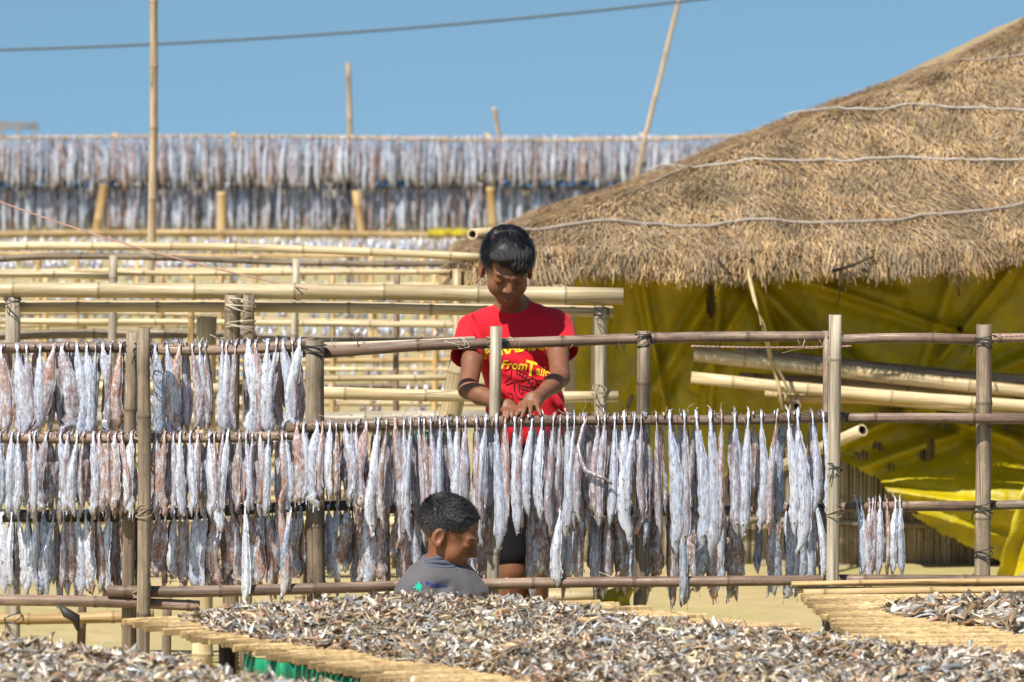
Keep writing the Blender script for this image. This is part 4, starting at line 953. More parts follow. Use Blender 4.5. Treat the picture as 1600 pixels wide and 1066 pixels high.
    strokes(st, 1.3, bv, sh, M_TEAL, 'star_print', **kw)
    letters('Pushing', 665, 915, 699, 919, 7, 0, bv, sh, M_NAVY, .03, **kw)
    # shorts
    k = Field((nb.x - .24, YB2 - .08, 0.02), (nb.x + .24, YB2 + .26, .40), .005); k.cone((nb.x - .03, YB2 + .04, .12), (nb.x + .03, YB2 + .04, .12), .095, .095, .02)
    for sx in (-1, 1): k.cone((nb.x + sx * .06, YB2 + .04, hip + .01), (nb.x + sx * .14, YB2 + .135, .26), .068, .056, .02)
    V, F = k.mesh(); place(np_mesh('shorts', V, F, M_SHORTS), 'shorts', root2)
    for q, r, w in ((0, .046, .0062), (1, .049, .0068), (2, .053, .0075)):
        c = P(689, 871 + 6.0 * q, YB2 + .008); pts = [c + Vector((r * math.cos(a), r * 1.02 * math.sin(a), .004 * math.sin(3 * a + q) + .004 * math.cos(a))) for a in [2 * math.pi * i / 40 for i in range(40)]]
        place(tube(pts, w, M_COLLAR, 8, 'collar', True), 'collar', sh)
    return nb
NB2 = build_boy2()
def build_hair2():
    f = Field(tuple(H2.translation - Vector((.13, .13, .13))), tuple(H2.translation + Vector((.13, .13, .13))), .0022)
    R = np.array(H2.to_3x3()); T = lambda x, y, z: tuple(H2 @ Vector((x * S2, -y * S2, z * S2)))
    f.ell(T(0, -.013, .035), (.0715 * S2, .0905 * S2, .0770 * S2), R, .01)
    f.ell(T(0, .108, -.004), (.082, .062, .078), R, .004, True); f.ell(T(0, .07, -.07), (.12, .09, .075), R, .006, True); f.ell(T(0, -.03, -.118), (.12, .12, .055), R, .008, True)
    for sx in (-1, 1): f.ell(T(sx * .078, .012, -.014), (.022, .026, .036), R, .006, True)
    V, F = f.mesh()
    for i in range(len(V)):
        q = H2.inverted() @ Vector(V[i]); d = (Vector(V[i]) - H2.translation).normalized(); V[i] += np.array(d) * (noise.noise((q.x * 90, q.y * 60, q.z * 90)) * .0018)
    s = NT('cropped_hair'); co = s.coord(rnd=False); n = s.noise(co, 300, 3)
    at = s.n('ShaderNodeAttribute', attribute_name='tone').outputs['Color']; c = s.mix(at, tuple(x * 2.2 for x in (.02, .016, .015)), s.ramp(n, [(.45, g3(0)), (.7, g3(.4))])); s.bump(n, .6, .002); m = s.out(c, .4, spec=.5)
    Q = (np.c_[V, np.ones(len(V))] @ np.array(H2.inverted()).T)[:, 2] / S2; t = np.clip((Q + .03) / .085, 0, 1)[:, None]
    cols = np.array((.12, .052, .028)) * (1 - t) + np.array((.010, .009, .011)) * t
    hair = place(np_mesh('hair', V, F, m, cols), 'hair', root2)
    def reg(q, d):
        if q.y > .035 and q.z < .078: return (0, 0, None)
        if q.z < .0 or (q.z < .03 and q.y > .012): return (0, 0, None)
        return (1, .4 + .6 * max(0, d.z), Vector((.3, .8, -.4)) if d.z > .3 else Vector((0, -.1, -1)))
    part('hair_strands', strands(H2, S2, 7000, .012, 9, reg, M_CROP, .004), hair, Matrix.Identity(4)); part('hair_locks', strands(H2, S2, 1300, .016, 19, reg, M_CROP, .003, 'hair_locks', .0018, .5), hair, Matrix.Identity(4))
build_hair2()

# ------------------------------------------------------------------ fish drying tables
SM = []
def small_proto(seed, secs=6):
    """a shrivelled finger-long fish, 5 cm, lying along X"""
    R = random.Random(seed); V, F = [], []; R2 = R.uniform(.6, 1.25); b1, b2 = R.uniform(-.012, .012), R.uniform(-.008, .010); n = 5
    for i in range(secs):
        s = i / (secs - 1); w = np.interp(s, [0, .15, .4, .75, .88, 1], [.0012, .0052, .0068, .0032, .0012, .0075]) * R2; h = w * (.55 if s < .85 else .12)
        for k in range(n):
            t = 2 * math.pi * k / n + .3; V.append(((s - .5) * .056, b1 * math.sin(s * math.pi) + w * math.cos(t) * R.uniform(.8, 1.2), b2 * math.sin(s * math.pi) + h * math.sin(t) * R.uniform(.7, 1.3)))
    for i in range(secs - 1):
        for k in range(n): F.append((i * n + k, i * n + (k + 1) % n, (i + 1) * n + (k + 1) % n, (i + 1) * n + k))
    b = len(V); V += [(-.006, b1 + .004, b2), (.004, b1 + .010, b2 + .003), (.008, b1 + .0105, b2), (.008, b1 + .004, b2)]; F.append((b, b + 1, b + 2, b + 3))
    return np.array(V), np.array(F)
SPR = [small_proto(i) for i in range(9)]
for i in (2, 5, 8): SPR[i] = (SPR[i][0] * np.array((.5, 1.3, .8)), SPR[i][1])
STONES = [(.66, .64, .62), (.56, .55, .56), (.50, .40, .27), (.62, .53, .40), (.34, .24, .15), (.74, .68, .60), (.42, .40, .38), (.58, .40, .24), (.20, .15, .11), (.84, .80, .74), (.52, .33, .24), (.40, .44, .48), (.66, .56, .36)]
def in_poly(p, poly):
    c = False; n = len(poly)
    for i in range(n):
        a, b = poly[i], poly[i - 1]
        if (a[1] > p[1]) != (b[1] > p[1]) and p[0] < (b[0] - a[0]) * (p[1] - a[1]) / (b[1] - a[1]) + a[0]: c = not c
    return c
def edge_dist(p, poly):
    d = 9
    for i in range(len(poly)):
        a, b = Vector(poly[i]), Vector(poly[i - 1]); v = b - a; t = max(0, min(1, (Vector(p) - a).dot(v) / max(1e-9, v.dot(v)))); d = min(d, (Vector(p) - a - v * t).length)
    return d
def heap(name, label, poly, z0, depth, density, singles, single_label, group, scale=1.0, seed=1, spill=1.0):
    """a layer of small fish: bed under it, loose fish on it; the topmost largest ones are things of their own"""
    R = random.Random(seed); xs = [p[0] for p in poly]; ys = [p[1] for p in poly]; x0, x1, y0, y1 = min(xs), max(xs), min(ys), max(ys)
    def hgt(x, y):
        e = min(1, edge_dist((x, y), poly) / .16)
        return z0 + depth * (e ** .6) * (.62 + .55 * noise.noise((x * 5, y * 5, seed)) + .3 * noise.noise((x * 17, y * 17, seed)))
    mats, tones = [], []; A = (x1 - x0) * (y1 - y0); N = int(A * density)
    G = {}
    for _ in range(N):
        x, y = R.uniform(x0, x1), R.uniform(y0, y1)
        if not in_poly((x, y), poly): continue
        z = hgt(x, y); lay = R.random(); z = z - (1 - lay) * min(depth * .8, .02) + .002; k = R.uniform(.7, 1.35) * scale
        tilt = R.gauss(0, .35) if R.random() < .85 else R.uniform(-1.2, 1.2)
        M = Matrix.Translation((x, y, z)) @ Matrix.Rotation(R.uniform(0, 6.28), 4, 'Z') @ Matrix.Rotation(tilt, 4, 'Y') @ Matrix.Rotation(R.gauss(0, .7), 4, 'X') @ Matrix.Diagonal((k * R.uniform(.85, 1.35), k * R.uniform(.95, 1.4), k * .8, 1))
        mats.append((R.randrange(9), M)); c = R.choice(STONES); j = R.uniform(.35, 1.0); tones.append([min(.9, c[0] * j), c[1] * j * .94, c[2] * j * .86])
    o = part(name, batch(name, SPR, mats, tones, M_SMALL)); tag(o, label, 'small fish', kind='stuff')
    # bed
    nx, ny = int((x1 - x0) / .03) + 2, int((y1 - y0) / .03) + 2; V = []; idx = {}; F = []
    for j in range(ny):
        for i in range(nx):
            x, y = x0 + i * .03, y0 + j * .03
            if in_poly((x, y), poly): idx[i, j] = len(V); V.append((x, y, hgt(x, y) - min(.014, depth * .5)))
    for (i, j) in idx:
        if all(q in idx for q in ((i + 1, j), (i, j + 1), (i + 1, j + 1))): F.append((idx[i, j], idx[i + 1, j], idx[i + 1, j + 1], idx[i, j + 1]))
    b = part('fish_bed', mesh('fish_bed', V, F, M_BED)); tag(b, 'dark crumbled fish scraps under ' + label.split(' of ')[-1] if False else 'crumbled brown scraps beneath the ' + label, 'fish scraps', kind='stuff')
    # singles
    cnt = 0; mes = []
    for i, (V, F) in enumerate(SPR):
        for m in (M_SF):
            me = mesh('small_fish', V, [tuple(int(a) for a in f) for f in F], m); mes.append(me)
    while cnt < singles:
        x, y = R.uniform(x0, x1), R.uniform(y0, y1)
        if not in_poly((x, y), poly): continue
        px = 800 + x / y * 6667
        if not -20 < px < 1620 or (CAMZ - z0) / y * 6667 + 230 > 1075: continue
        M = Matrix.Translation((x, y, hgt(x, y) + .006)) @ Matrix.Rotation(R.uniform(0, 6.28), 4, 'Z') @ Matrix.Rotation(R.gauss(0, .25), 4, 'Y') @ Matrix.Rotation(R.uniform(-.6, .6), 4, 'X') @ Matrix.Scale(R.uniform(1.15, 1.5) * scale, 4)
        q = part('small_fish', R.choice(mes), None, M); c = R.choice(STONES[3:]); q.color = (*c, 1); tag(q, single_label, 'small fish', group); cnt += 1
    return hgt
def bed_mat():
    s = NT('fish_scraps'); n = s.noise(s.coord(rnd=False), 120, 5, .7); s.bump(n, 1, .006)
    return s.out(s.ramp(n, [(.3, (.08, .055, .035)), (.6, (.28, .21, .15))]), .8)
M_BED = bed_mat()
def sf_mat():
    s = NT('single_fish_skin'); b = s.n('ShaderNodeObjectInfo').outputs['Color']; n = s.noise(s.coord(), 130, 4, .7)
    c = s.mix(b, (.14, .09, .06), s.ramp(n, [(.52, g3(0)), (.72, g3(.8))])); s.bump(n, .5, .002); return s.out(c, .33, .3)
M_SF = [sf_mat()]
def slat_proto(L, w, h, seed, bend=.006):
    R = random.Random(seed); V, F = [], []; n = 9
    for i in range(n):
        s = i / (n - 1); b = bend * math.sin(s * math.pi * R.uniform(.8, 1.2)) + .001 * R.uniform(-1, 1); zz = .0015 * R.uniform(-1, 1)
        for (y, z) in ((-.5, .0), (-.42, .8), (0, 1), (.42, .8), (.5, 0), (0, -.15)): V.append((s * L, y * w + b, z * h + zz))
    for i in range(n - 1):
        for k in range(6): F.append((i * 6 + k, (i + 1) * 6 + k, (i + 1) * 6 + (k + 1) % 6, i * 6 + (k + 1) % 6))
    F += [tuple(range(6)), tuple(reversed(range((n - 1) * 6, n * 6)))]
    me = mesh('slat', V, F, M_SHELF, False); at = me.attributes.new('node', 'FLOAT', 'POINT'); at.data.foreach_set('value', [1.0 if (v // 6) in (0, 3, 6) and R.random() < .7 else 0 for v in range(n * 6)])
    return me
def table(label, P0, ang, L, depth, z, step, beams, legs, seed, jag=.03, edge=False, grow=0.0, skew=0.0):
    """split-bamboo mat: slats run along ang from the edge through P0"""
    R = random.Random(seed); u = Vector((math.cos(ang), math.sin(ang), 0)); v = Vector((math.sin(ang), -math.cos(ang), 0))
    t = thing('drying_table', (P0.x, P0.y, 0), label, 'table', 'split bamboo drying tables'); ms = [slat_proto(L, step * .66, .015, seed * 10 + i) for i in range(6)]
    n = min(290, int(depth / step))
    for i in range(n):
        p = P0 + (v + u * skew) * (i + .5) * step + u * R.uniform(-jag, jag * .3) + Vector((0, 0, R.uniform(-.003, .003)))
        M = Matrix.Translation((p.x, p.y, z - .012)) @ Matrix.Rotation(ang + R.uniform(-.012, .012), 4, 'Z') @ Matrix.Rotation(R.uniform(-.004, .004), 4, 'Y')
        part('slat', R.choice(ms), t, M @ Matrix.Diagonal(((L + grow * i * step) / L, 1, 1, 1)))
    for s in beams:
        a = P0 + u * s - v * .03; b = P0 + u * s + v * depth; a.z = b.z = z - .034; pole('beam', a, b, .019, .018, M_GREY, t)
    for (s, d, r, m) in legs:
        a = P0 + u * s + v * d; a.z = z - .05; b = a.copy(); b.z = -.03; pole('leg', b, a, r, r, m, t)
    return t
ZT = .555
A0 = PZ(210, 967, ZT); ANG = math.radians(21.6)
table('bamboo slat table in the middle heaped with small fish, jagged slat ends showing', A0, ANG, 1.16, 2.9, ZT, .029, (.20, .62, 1.0), [(.22, .62, .026, M_DARK), (.30, .66, .020, M_GREY), (.2, .08, .02, M_DARK), (1.0, .1, .03, M_GREY), (.3, 1.7, .03, M_GREY), (1.0, 1.6, .03, M_GREY)], 3, .05, False, .13, .15)
polyA = [tuple(PZ(x, y, ZT + .01)[:2]) for x, y in ((290, 958), (380, 948), (470, 943), (560, 938), (640, 932), (760, 934), (900, 945), (1000, 966), (1150, 980), (1300, 997), (1450, 1012), (1620, 1024), (1900, 1055), (1900, 1300), (1500, 1400), (1180, 1230), (1010, 1130), (930, 1083), (850, 1068), (800, 1052), (690, 1032), (620, 1026), (560, 1012), (480, 1005), (400, 990), (330, 980))]
heap('small_fish_heap', 'wide heap of small dried fish over the middle slat table', polyA, ZT, .030, 13000, 170, 'small dried fish lying loose on top of the middle table heap', 'small fish on the middle table', .82, 2)
table('low drying table buried under small fish, before the thick weathered post', PZ(-160, 1016, .60), math.radians(-31), 1.25, 2.3, .60, .022, (.3, 1.1), [(.3, .3, .03, M_GREY), (1.1, .3, .03, M_GREY), (.3, 2.0, .03, M_GREY), (1.1, 2.0, .03, M_GREY)], 5)
polyB = [tuple(PZ(x, y, .61)[:2]) for x, y in ((-220, 1004), (-60, 1001), (100, 1007), (200, 1018), (290, 1034), (370, 1054), (470, 1068), (600, 1075), (760, 1082), (900, 1100), (1000, 1250), (600, 1400), (-400, 1400), (-420, 1050))]
heap('small_fish_heap', 'nearer heap of small grey fish before the thick weathered post', polyB, .60, .032, 13000, 60, 'small dried fish lying loose on top of the nearer grey heap', 'small fish on the nearer table', .84, 3)
C0 = PZ(1256, 930, .50)
table('bamboo slat table by the tall pale post with a thin scatter of silver fish', C0, math.radians(3), 1.6, 1.5, .50, .026, (.12, 1.3), [(.06, .12, .022, M_GREY), (.13, .55, .022, M_CREAM), (1.3, .2, .03, M_GREY), (1.3, 1.2, .03, M_GREY)], 8, .012)
polyC = [tuple(PZ(x, y, .51)[:2]) for x, y in ((1385, 950), (1420, 940), (1500, 937), (1680, 935), (1750, 960), (1700, 990), (1600, 985), (1540, 975), (1440, 962), (1400, 958))]
heap('small_fish_heap', 'thin scatter of silver fish on the slat table by the tall pale post', polyC, .50, .008, 3000, 32, 'silver dried fish in the thin scatter on the slat table by the tall pale post', 'silver fish on the table by the pale post', 1.35, 4)
# edge bundle of that table
for i, (dy, dz, r) in enumerate(((-.012, .004, .010), (.012, .010, .009), (.0, .026, .007))):
    a = C0 + Vector((-.015 * i, dy + .03, dz)); pole('edge_cane', a, a + Vector((1.6, .085, 0)), r, r, M_SHELF, bpy.data.objects['drying_table.002'], .006)
# green netting under the tables
def net_mat():
    s = NT('green_net'); v = s.coord(rnd=False, scale=(1, 1, .2)); n = s.noise(v, 60, 4); s.bump(n, .6, .004)
    m = s.out(s.ramp(n, [(.35, (.0, .09, .045)), (.6, (.01, .22, .10)), (.75, (.05, .34, .16))]), .45); return m
M_NET = net_mat()
def net(label, p0, p1, zt, zb, folds, seed):
    V, F = [], []; N, K = 90, 12; d = (p1 - p0).normalized(); nn = Vector((d.y, -d.x, 0))
    for i in range(N + 1):
        s = i / N; p = p0.lerp(p1, s)
        for k in range(K + 1):
            t = k / K; off = .035 * math.sin(s * folds * 6.28 + .8 * math.sin(t * 3)) * (.3 + t) + .01 * noise.noise((s * 20, t * 4, seed))
            top = zt - .008 + .006 * noise.noise((s * 30, 0, seed)); V.append(p + nn * off + Vector((.02 * t * math.sin(s * 9), 0, top - p.z - (top - zb) * t * (1 + .06 * math.sin(s * 23)))))
    for i in range(N):
        for k in range(K): a = i * (K + 1) + k; F.append((a, a + K + 1, a + K + 2, a + 1))
    o = part('net', mesh('net', V, F, M_NET)); tag(o, label, 'netting', 'green netting under the tables'); m = o.modifiers.new('t', 'SOLIDIFY'); m.thickness = .0015
u = Vector((math.cos(ANG), math.sin(ANG), 0)); v_ = Vector((math.sin(ANG), -math.cos(ANG), 0))
net('green net hanging in folds below the jagged edge of the middle table', A0 + u * .10 + v_ * .52, A0 + u * .37 + v_ * 2.3, ZT - .02, .20, 5, 1)
net('green net scrap hanging below the slat table by the tall pale post', C0 + Vector((.10, -.62, 0)), C0 + Vector((.30, -1.1, 0)), .485, .40, 3, 2)
net('green net piece showing between fish above the seated boy', P(655, 672, 12.6), P(705, 672, 12.5), P(0, 668, 12.6).z, P(0, 690, 12.6).z, 2, 4)

# ------------------------------------------------------------------ thatched hut
HX, HY, HZ = -.235, 16.45, P(1200, 358, 16.45).z
HUT = thing('thatched_hut', (HX + .45, HY + .5, 0), 'low hut with a wide sloping straw thatch roof and yellow plastic walls', 'hut')
KX, KY, YR, XR = .375, .60, 19.4, 5.2
def roof_h(x, y):
    vals = [(x - HX) * (.20 + .055 * (x - HX)), (y - HY) * KY, (XR - x) * KX, (2 * YR - HY - y) * KY]; k = .10; a = vals[0]
    for b in vals[1:]:
        kk = k if max(a, b) < .6 else .22; h = max(kk - abs(a - b), 0) / kk; a = min(a, b) - h * h * kk * .25
    return a
def roof_z(x, y):
    h = roof_h(x, y)
    return HZ + h - .13 * max(0, min(1, (1.0 - x) / 1.2)) + .010 * noise.noise((x * 11, y * 11, 5)) + .035 * noise.noise((x * 1.3, y * 1.3, 2)) + .016 * noise.noise((x * 4, y * 4, 5)) + .03 * math.sin(min(1, max(0, h) / .12) * 1.57) - .03
def eave_dip(x): return .028 * math.sin(x * 2.2 + 1.8) + .012 * math.sin(x * 7) 
def straw_mat():
    s = NT('straw'); at = s.n('ShaderNodeAttribute', attribute_name='tone').outputs['Color']; n = s.noise(s.coord(rnd=False), 3, 5); n2 = s.noise(s.coord(rnd=False), 90, 3)
    c = s.mix(at, (.22, .17, .11), s.ramp(n, [(.46, g3(0)), (.62, g3(.5))])); s.bump(n2, .4, .004); return s.out(c, .75, spec=.25)
M_STRAW = straw_mat()
def thatch():
    st = .05; xs = np.arange(HX - .1, 4.4, st); ys = np.arange(HY - .05, YR + 1.2, st); V = []; idx = {}; F = []
    for j, y in enumerate(ys):
        for i, x in enumerate(xs):
            if roof_h(x, y) > -.012: idx[i, j] = len(V); V.append((x, y, roof_z(x, y) + (eave_dip(x) * max(0, 1 - roof_h(x, y) / .3))))
    n = len(V); V += [(a, b, c - .10) for a, b, c in V]
    top = []
    for (i, j) in idx:
        if all(q in idx for q in ((i + 1, j), (i, j + 1), (i + 1, j + 1))): top.append((idx[i, j], idx[i + 1, j], idx[i + 1, j + 1], idx[i, j + 1]))
    F = top + [tuple(reversed([q + n for q in f])) for f in top]; ed = {}
    for f in top:
        for a, b in zip(f, f[1:] + f[:1]): ed[a, b] = ed.get((a, b), 0) + 1
    for (a, b) in ed:
        if (b, a) not in ed: F.append((b, a, a + n, b + n))
    V = np.array(V); roof = np_mesh('roof', V, np.array(F), M_STRAW, np.tile((.30, .22, .12), (len(V), 1)))
    roof = place(roof, 'roof', HUT)
    R = random.Random(4); B, Q, T = [], [], []
    tones = [(.45, .27, .12), (.36, .22, .10), (.53, .34, .16), (.22, .14, .08), (.60, .44, .26), (.12, .08, .05), (.35, .28, .21), (.41, .29, .16)]
    def blade(p, d, up, L, w, droop, tone):
        side = d.cross(up).normalized() * w; b = len(B)
        for k in range(3):
            t = k / 2; q = p + d * L * t + up * (.008 * math.sin(t * 3.1)) - Vector((0, 0, droop * t * t)); B.extend((q + side * (1 - .6 * t), q - side * (1 - .6 * t))); T.extend((tone, tone))
        Q.extend(((b, b + 1, b + 3, b + 2), (b + 2, b + 3, b + 5, b + 4)))
    cnt = 0
    while cnt < 120000:
        x = R.uniform(HX - .02, 2.75); y = HY + (YR + .1 - HY) * R.random() ** 1.15; h = roof_h(x, y)
        if h < 0: continue
        z = roof_z(x, y) + eave_dip(x) * max(0, 1 - h / .3); e = .03; gx = (roof_h(x + e, y) - h) / e; gy = (roof_h(x, y + e) - h) / e
        up = Vector((-gx, -gy, 1)).normalized(); dn = Vector((-gx, -gy, -(gx * gx + gy * gy))).normalized(); cl = noise.noise((x * 2.5, y * 2.5, 8)) * 1.2 + noise.noise((x * 9, y * 9, 3)) * .9 + .15 * math.sin(h * 40)
        side = dn.cross(up); d = (dn + side * (R.gauss(-.25, .42) + cl) + up * R.uniform(-.02, .20)).normalized(); tn = R.choice(tones); j = R.uniform(.7, 1.15) * (1 + .7 * noise.noise((x * 6, y * 6, 1)))
        blade(Vector((x, y, z + R.uniform(-.008, .018))), d, up, R.uniform(.025, .085), R.uniform(.0011, .0024), 0, [q * j for q in tn]); cnt += 1
    np_straw = place(np_mesh('thatch_straw', np.array(B), np.array(Q), M_STRAW, np.array(T), False), 'thatch_straw', HUT) ; tag(np_straw, kind='stuff')
    B.clear(); Q.clear(); T.clear()
    # ragged eave fringe in tufts
    for c in range(900):
        if c < 640: x = R.uniform(HX - .02, 2.75); y = HY
        else: x = HX; y = R.uniform(HY, HY + 2.0)
        # move to the rounded outline
        for _ in range(40):
            if roof_h(x, y) > .006: break
            x += .01 if c >= 640 or x < HX + .25 else 0; y += .01
        z = roof_z(x, y) + eave_dip(x) - .02; o = Vector((-.35 if c >= 640 else R.uniform(-.3, .3), -.55 if c < 640 else 0, -.75)); tw = Vector((R.gauss(0, .3), R.gauss(0, .15), R.gauss(0, .12))); ll = R.uniform(.03, .075) * (1 + .7 * noise.noise((x * 5, y * 5, 1))); tn = R.choice(tones)
        for k in range(38):
            d = (o + tw + Vector((R.gauss(0, .16), R.gauss(0, .16), R.gauss(0, .1)))).normalized(); j = R.uniform(.7, 1.2)
            blade(Vector((x + R.gauss(0, .018), y + R.gauss(0, .012), z + R.uniform(-.05, .03))), d, Vector((0, -1, .4)).normalized(), ll * R.uniform(.5, 1.4), R.uniform(.0013, .0030), .01, [q * j for q in tn])
    fr = place(np_mesh('eave_fringe', np.array(B), np.array(Q), M_STRAW, np.array(T), False), 'eave_fringe', HUT); tag(fr, kind='stuff')
thatch()
M_BATTEN = simple('bleached_strip', (.36, .33, .30), .6); M_BATD = simple('grey_strip', (.24, .20, .17), .7)
def contour(h, x0, x1, n=70, wob=.02, lift=.012, seed=0):
    pts = []
    for i in range(n + 1):
        x = x0 + (x1 - x0) * i / n; lo, hi = HY - .1, YR
        for _ in range(30):
            mid = (lo + hi) / 2
            if roof_h(x, mid) < h: lo = mid
            else: hi = mid
        if roof_h(x, hi) < h - .03: continue
        y = hi + wob * noise.noise((x * 1.2, seed, 0)) + wob * .4 * noise.noise((x * 4, seed, 1)); pts.append(Vector((x, y, roof_z(x, y) + lift + eave_dip(x) * max(0, 1 - h / .3))))
    return pts
for (h, x0, r, m, wv, lift) in ((.060, HX + .12, .0075, M_BATD, .05, .030), (.235, HX + .32, .0048, M_BATTEN, .06, .034), (.44, HX + 1.0, .0046, M_BATTEN, .06, .032), (.66, HX + 1.62, .004, M_BATD, .06, .030), (.90, HX + 2.2, .004, M_BATTEN, .05, .030)):
    pts = contour(h, x0 + (h - .06) * .12, 3.2, 80, wv, lift, h * 10)
    if len(pts) > 4: place(tube(pts, r, m, 6, 'batten'), 'batten', HUT)
pts = [P(x, y, Y) for x, y, Y in ()]
# a strip running up the hip
pts = []
for i in range(30):
    s = i / 29; x = HX + .25 + 1.75 * s; y = HY + .2 + 1.35 * s; pts.append(Vector((x, y, roof_z(x, y) + .014)))
place(tube(pts, .006, M_BATD, 6, 'batten'), 'batten', HUT)
# broken bamboo ends on the roof's tip, at the boy's head
pole('ridge_pole', P(738, 366, 17.2), P(815, 360, 17.9), .022, .02, M_CREAM, HUT)
# walls of woven reed low down
def reed_mat():
    s = NT('reed_wall'); v = s.coord(rnd=False, scale=(1, 1, .08)); n = s.noise(v, 70, 4); c = s.ramp(n, [(.3, (.13, .10, .07)), (.5, (.36, .28, .18)), (.7, (.52, .42, .28))]); s.bump(n, .8, .01); return s.out(c, .85)
M_REED = reed_mat(); M_REED2 = bamboo('reed', (.46, .37, .24), (.30, .23, .15), (.16, .12, .08), .5, .8)
WY = 17.05
R = random.Random(12); x = P(905, 800, WY).x + .02; k = 0
mes = [pole_mesh(.86, .007, .006, M_REED2, 5, nodes=.3, hollow=False) for _ in range(6)]
for m_ in mes: m_.name = 'reed'
xs = []
while x < 2.7 and len(xs) < 286: xs.append(x); x += .0098
for x in xs: part('reed', R.choice(mes), HUT, Matrix.Translation((x, WY + .02 + R.uniform(-.004, .004), -.03 + R.uniform(-.02, .01))) @ Matrix.Rotation(R.uniform(-.02, .02), 4, 'Y'))
bv_ = [((P(905, 900, WY).x), WY + .035, 0), (4.2, WY + .035, 0), (4.2, WY + .035, 1.3), (P(905, 900, WY).x, WY + .035, 1.3)]
bb = [(a, b + .02, c) for a, b, c in bv_]
place(mesh('wall', bv_ + bb, [(0, 1, 2, 3), (7, 6, 5, 4), (0, 4, 5, 1), (1, 5, 6, 2), (2, 6, 7, 3), (3, 7, 4, 0)], M_REED, False), 'wall', HUT)
xl = P(905, 900, WY).x + .0
lw = [(xl - .012, WY + .03, 0), (xl - .012, WY + 4.0, 0), (xl - .012, WY + 4.0, 1.3), (xl - .012, WY + .03, 1.3)]
place(mesh('wall', lw + [(a + .02, b, c) for a, b, c in lw], [(3, 2, 1, 0), (4, 5, 6, 7), (0, 1, 5, 4), (2, 3, 7, 6), (1, 2, 6, 5), (3, 0, 4, 7)], M_REED, False), 'wall', HUT)
pole('wall_batten', P(1120, 812, WY - .03), P(1700, 830, WY - .03), .013, .012, M_GREY, HUT, .02); pole('wall_batten', P(1180, 880, WY - .03), P(1700, 893, WY - .03), .018, .016, M_GREY, HUT, .02)
pole('post', Vector((P(985, 900, WY).x, WY + .015, -.05)), P(985, 430, WY + .015), .03, .03, M_GREY, HUT)
pole('post', Vector((P(930, 900, WY).x, WY - .02, -.05)), P(930, 430, WY - .02), .02, .02, M_CREAM, HUT)
# yellow plastic sheets
def plastic_mat():
    s = NT('yellow_plastic'); v = s.coord(rnd=False); n = s.noise(v, 6, 5, .65); n2 = s.noise(s.coord(rnd=False, scale=(1, 1, 3)), 30, 4); n3 = s.noise(v, 13, 5, .7)
    c = s.mix((.55, .42, .003), (.29, .235, .005), s.ramp(n, [(.3, g3(0)), (.7, g3(1))])); c = s.mix(c, (.30, .25, .12), s.ramp(n3, [(.52, g3(0)), (.75, g3(.6))]))
    s.bump(n2, .5, .006)
    tr = s.n('ShaderNodeBsdfTranslucent'); s.l(c, tr.inputs['Color']); mx = s.n('ShaderNodeMixShader'); mx.inputs[0].default_value = .10; o = s.t.nodes['Material Output']
    s.l(s.b.outputs[0], mx.inputs[1]); s.l(tr.outputs[0], mx.inputs[2]); s.l(mx.outputs[0], o.inputs['Surface']); return s.out(c, .45, spec=.4)
M_PLASTIC = plastic_mat()
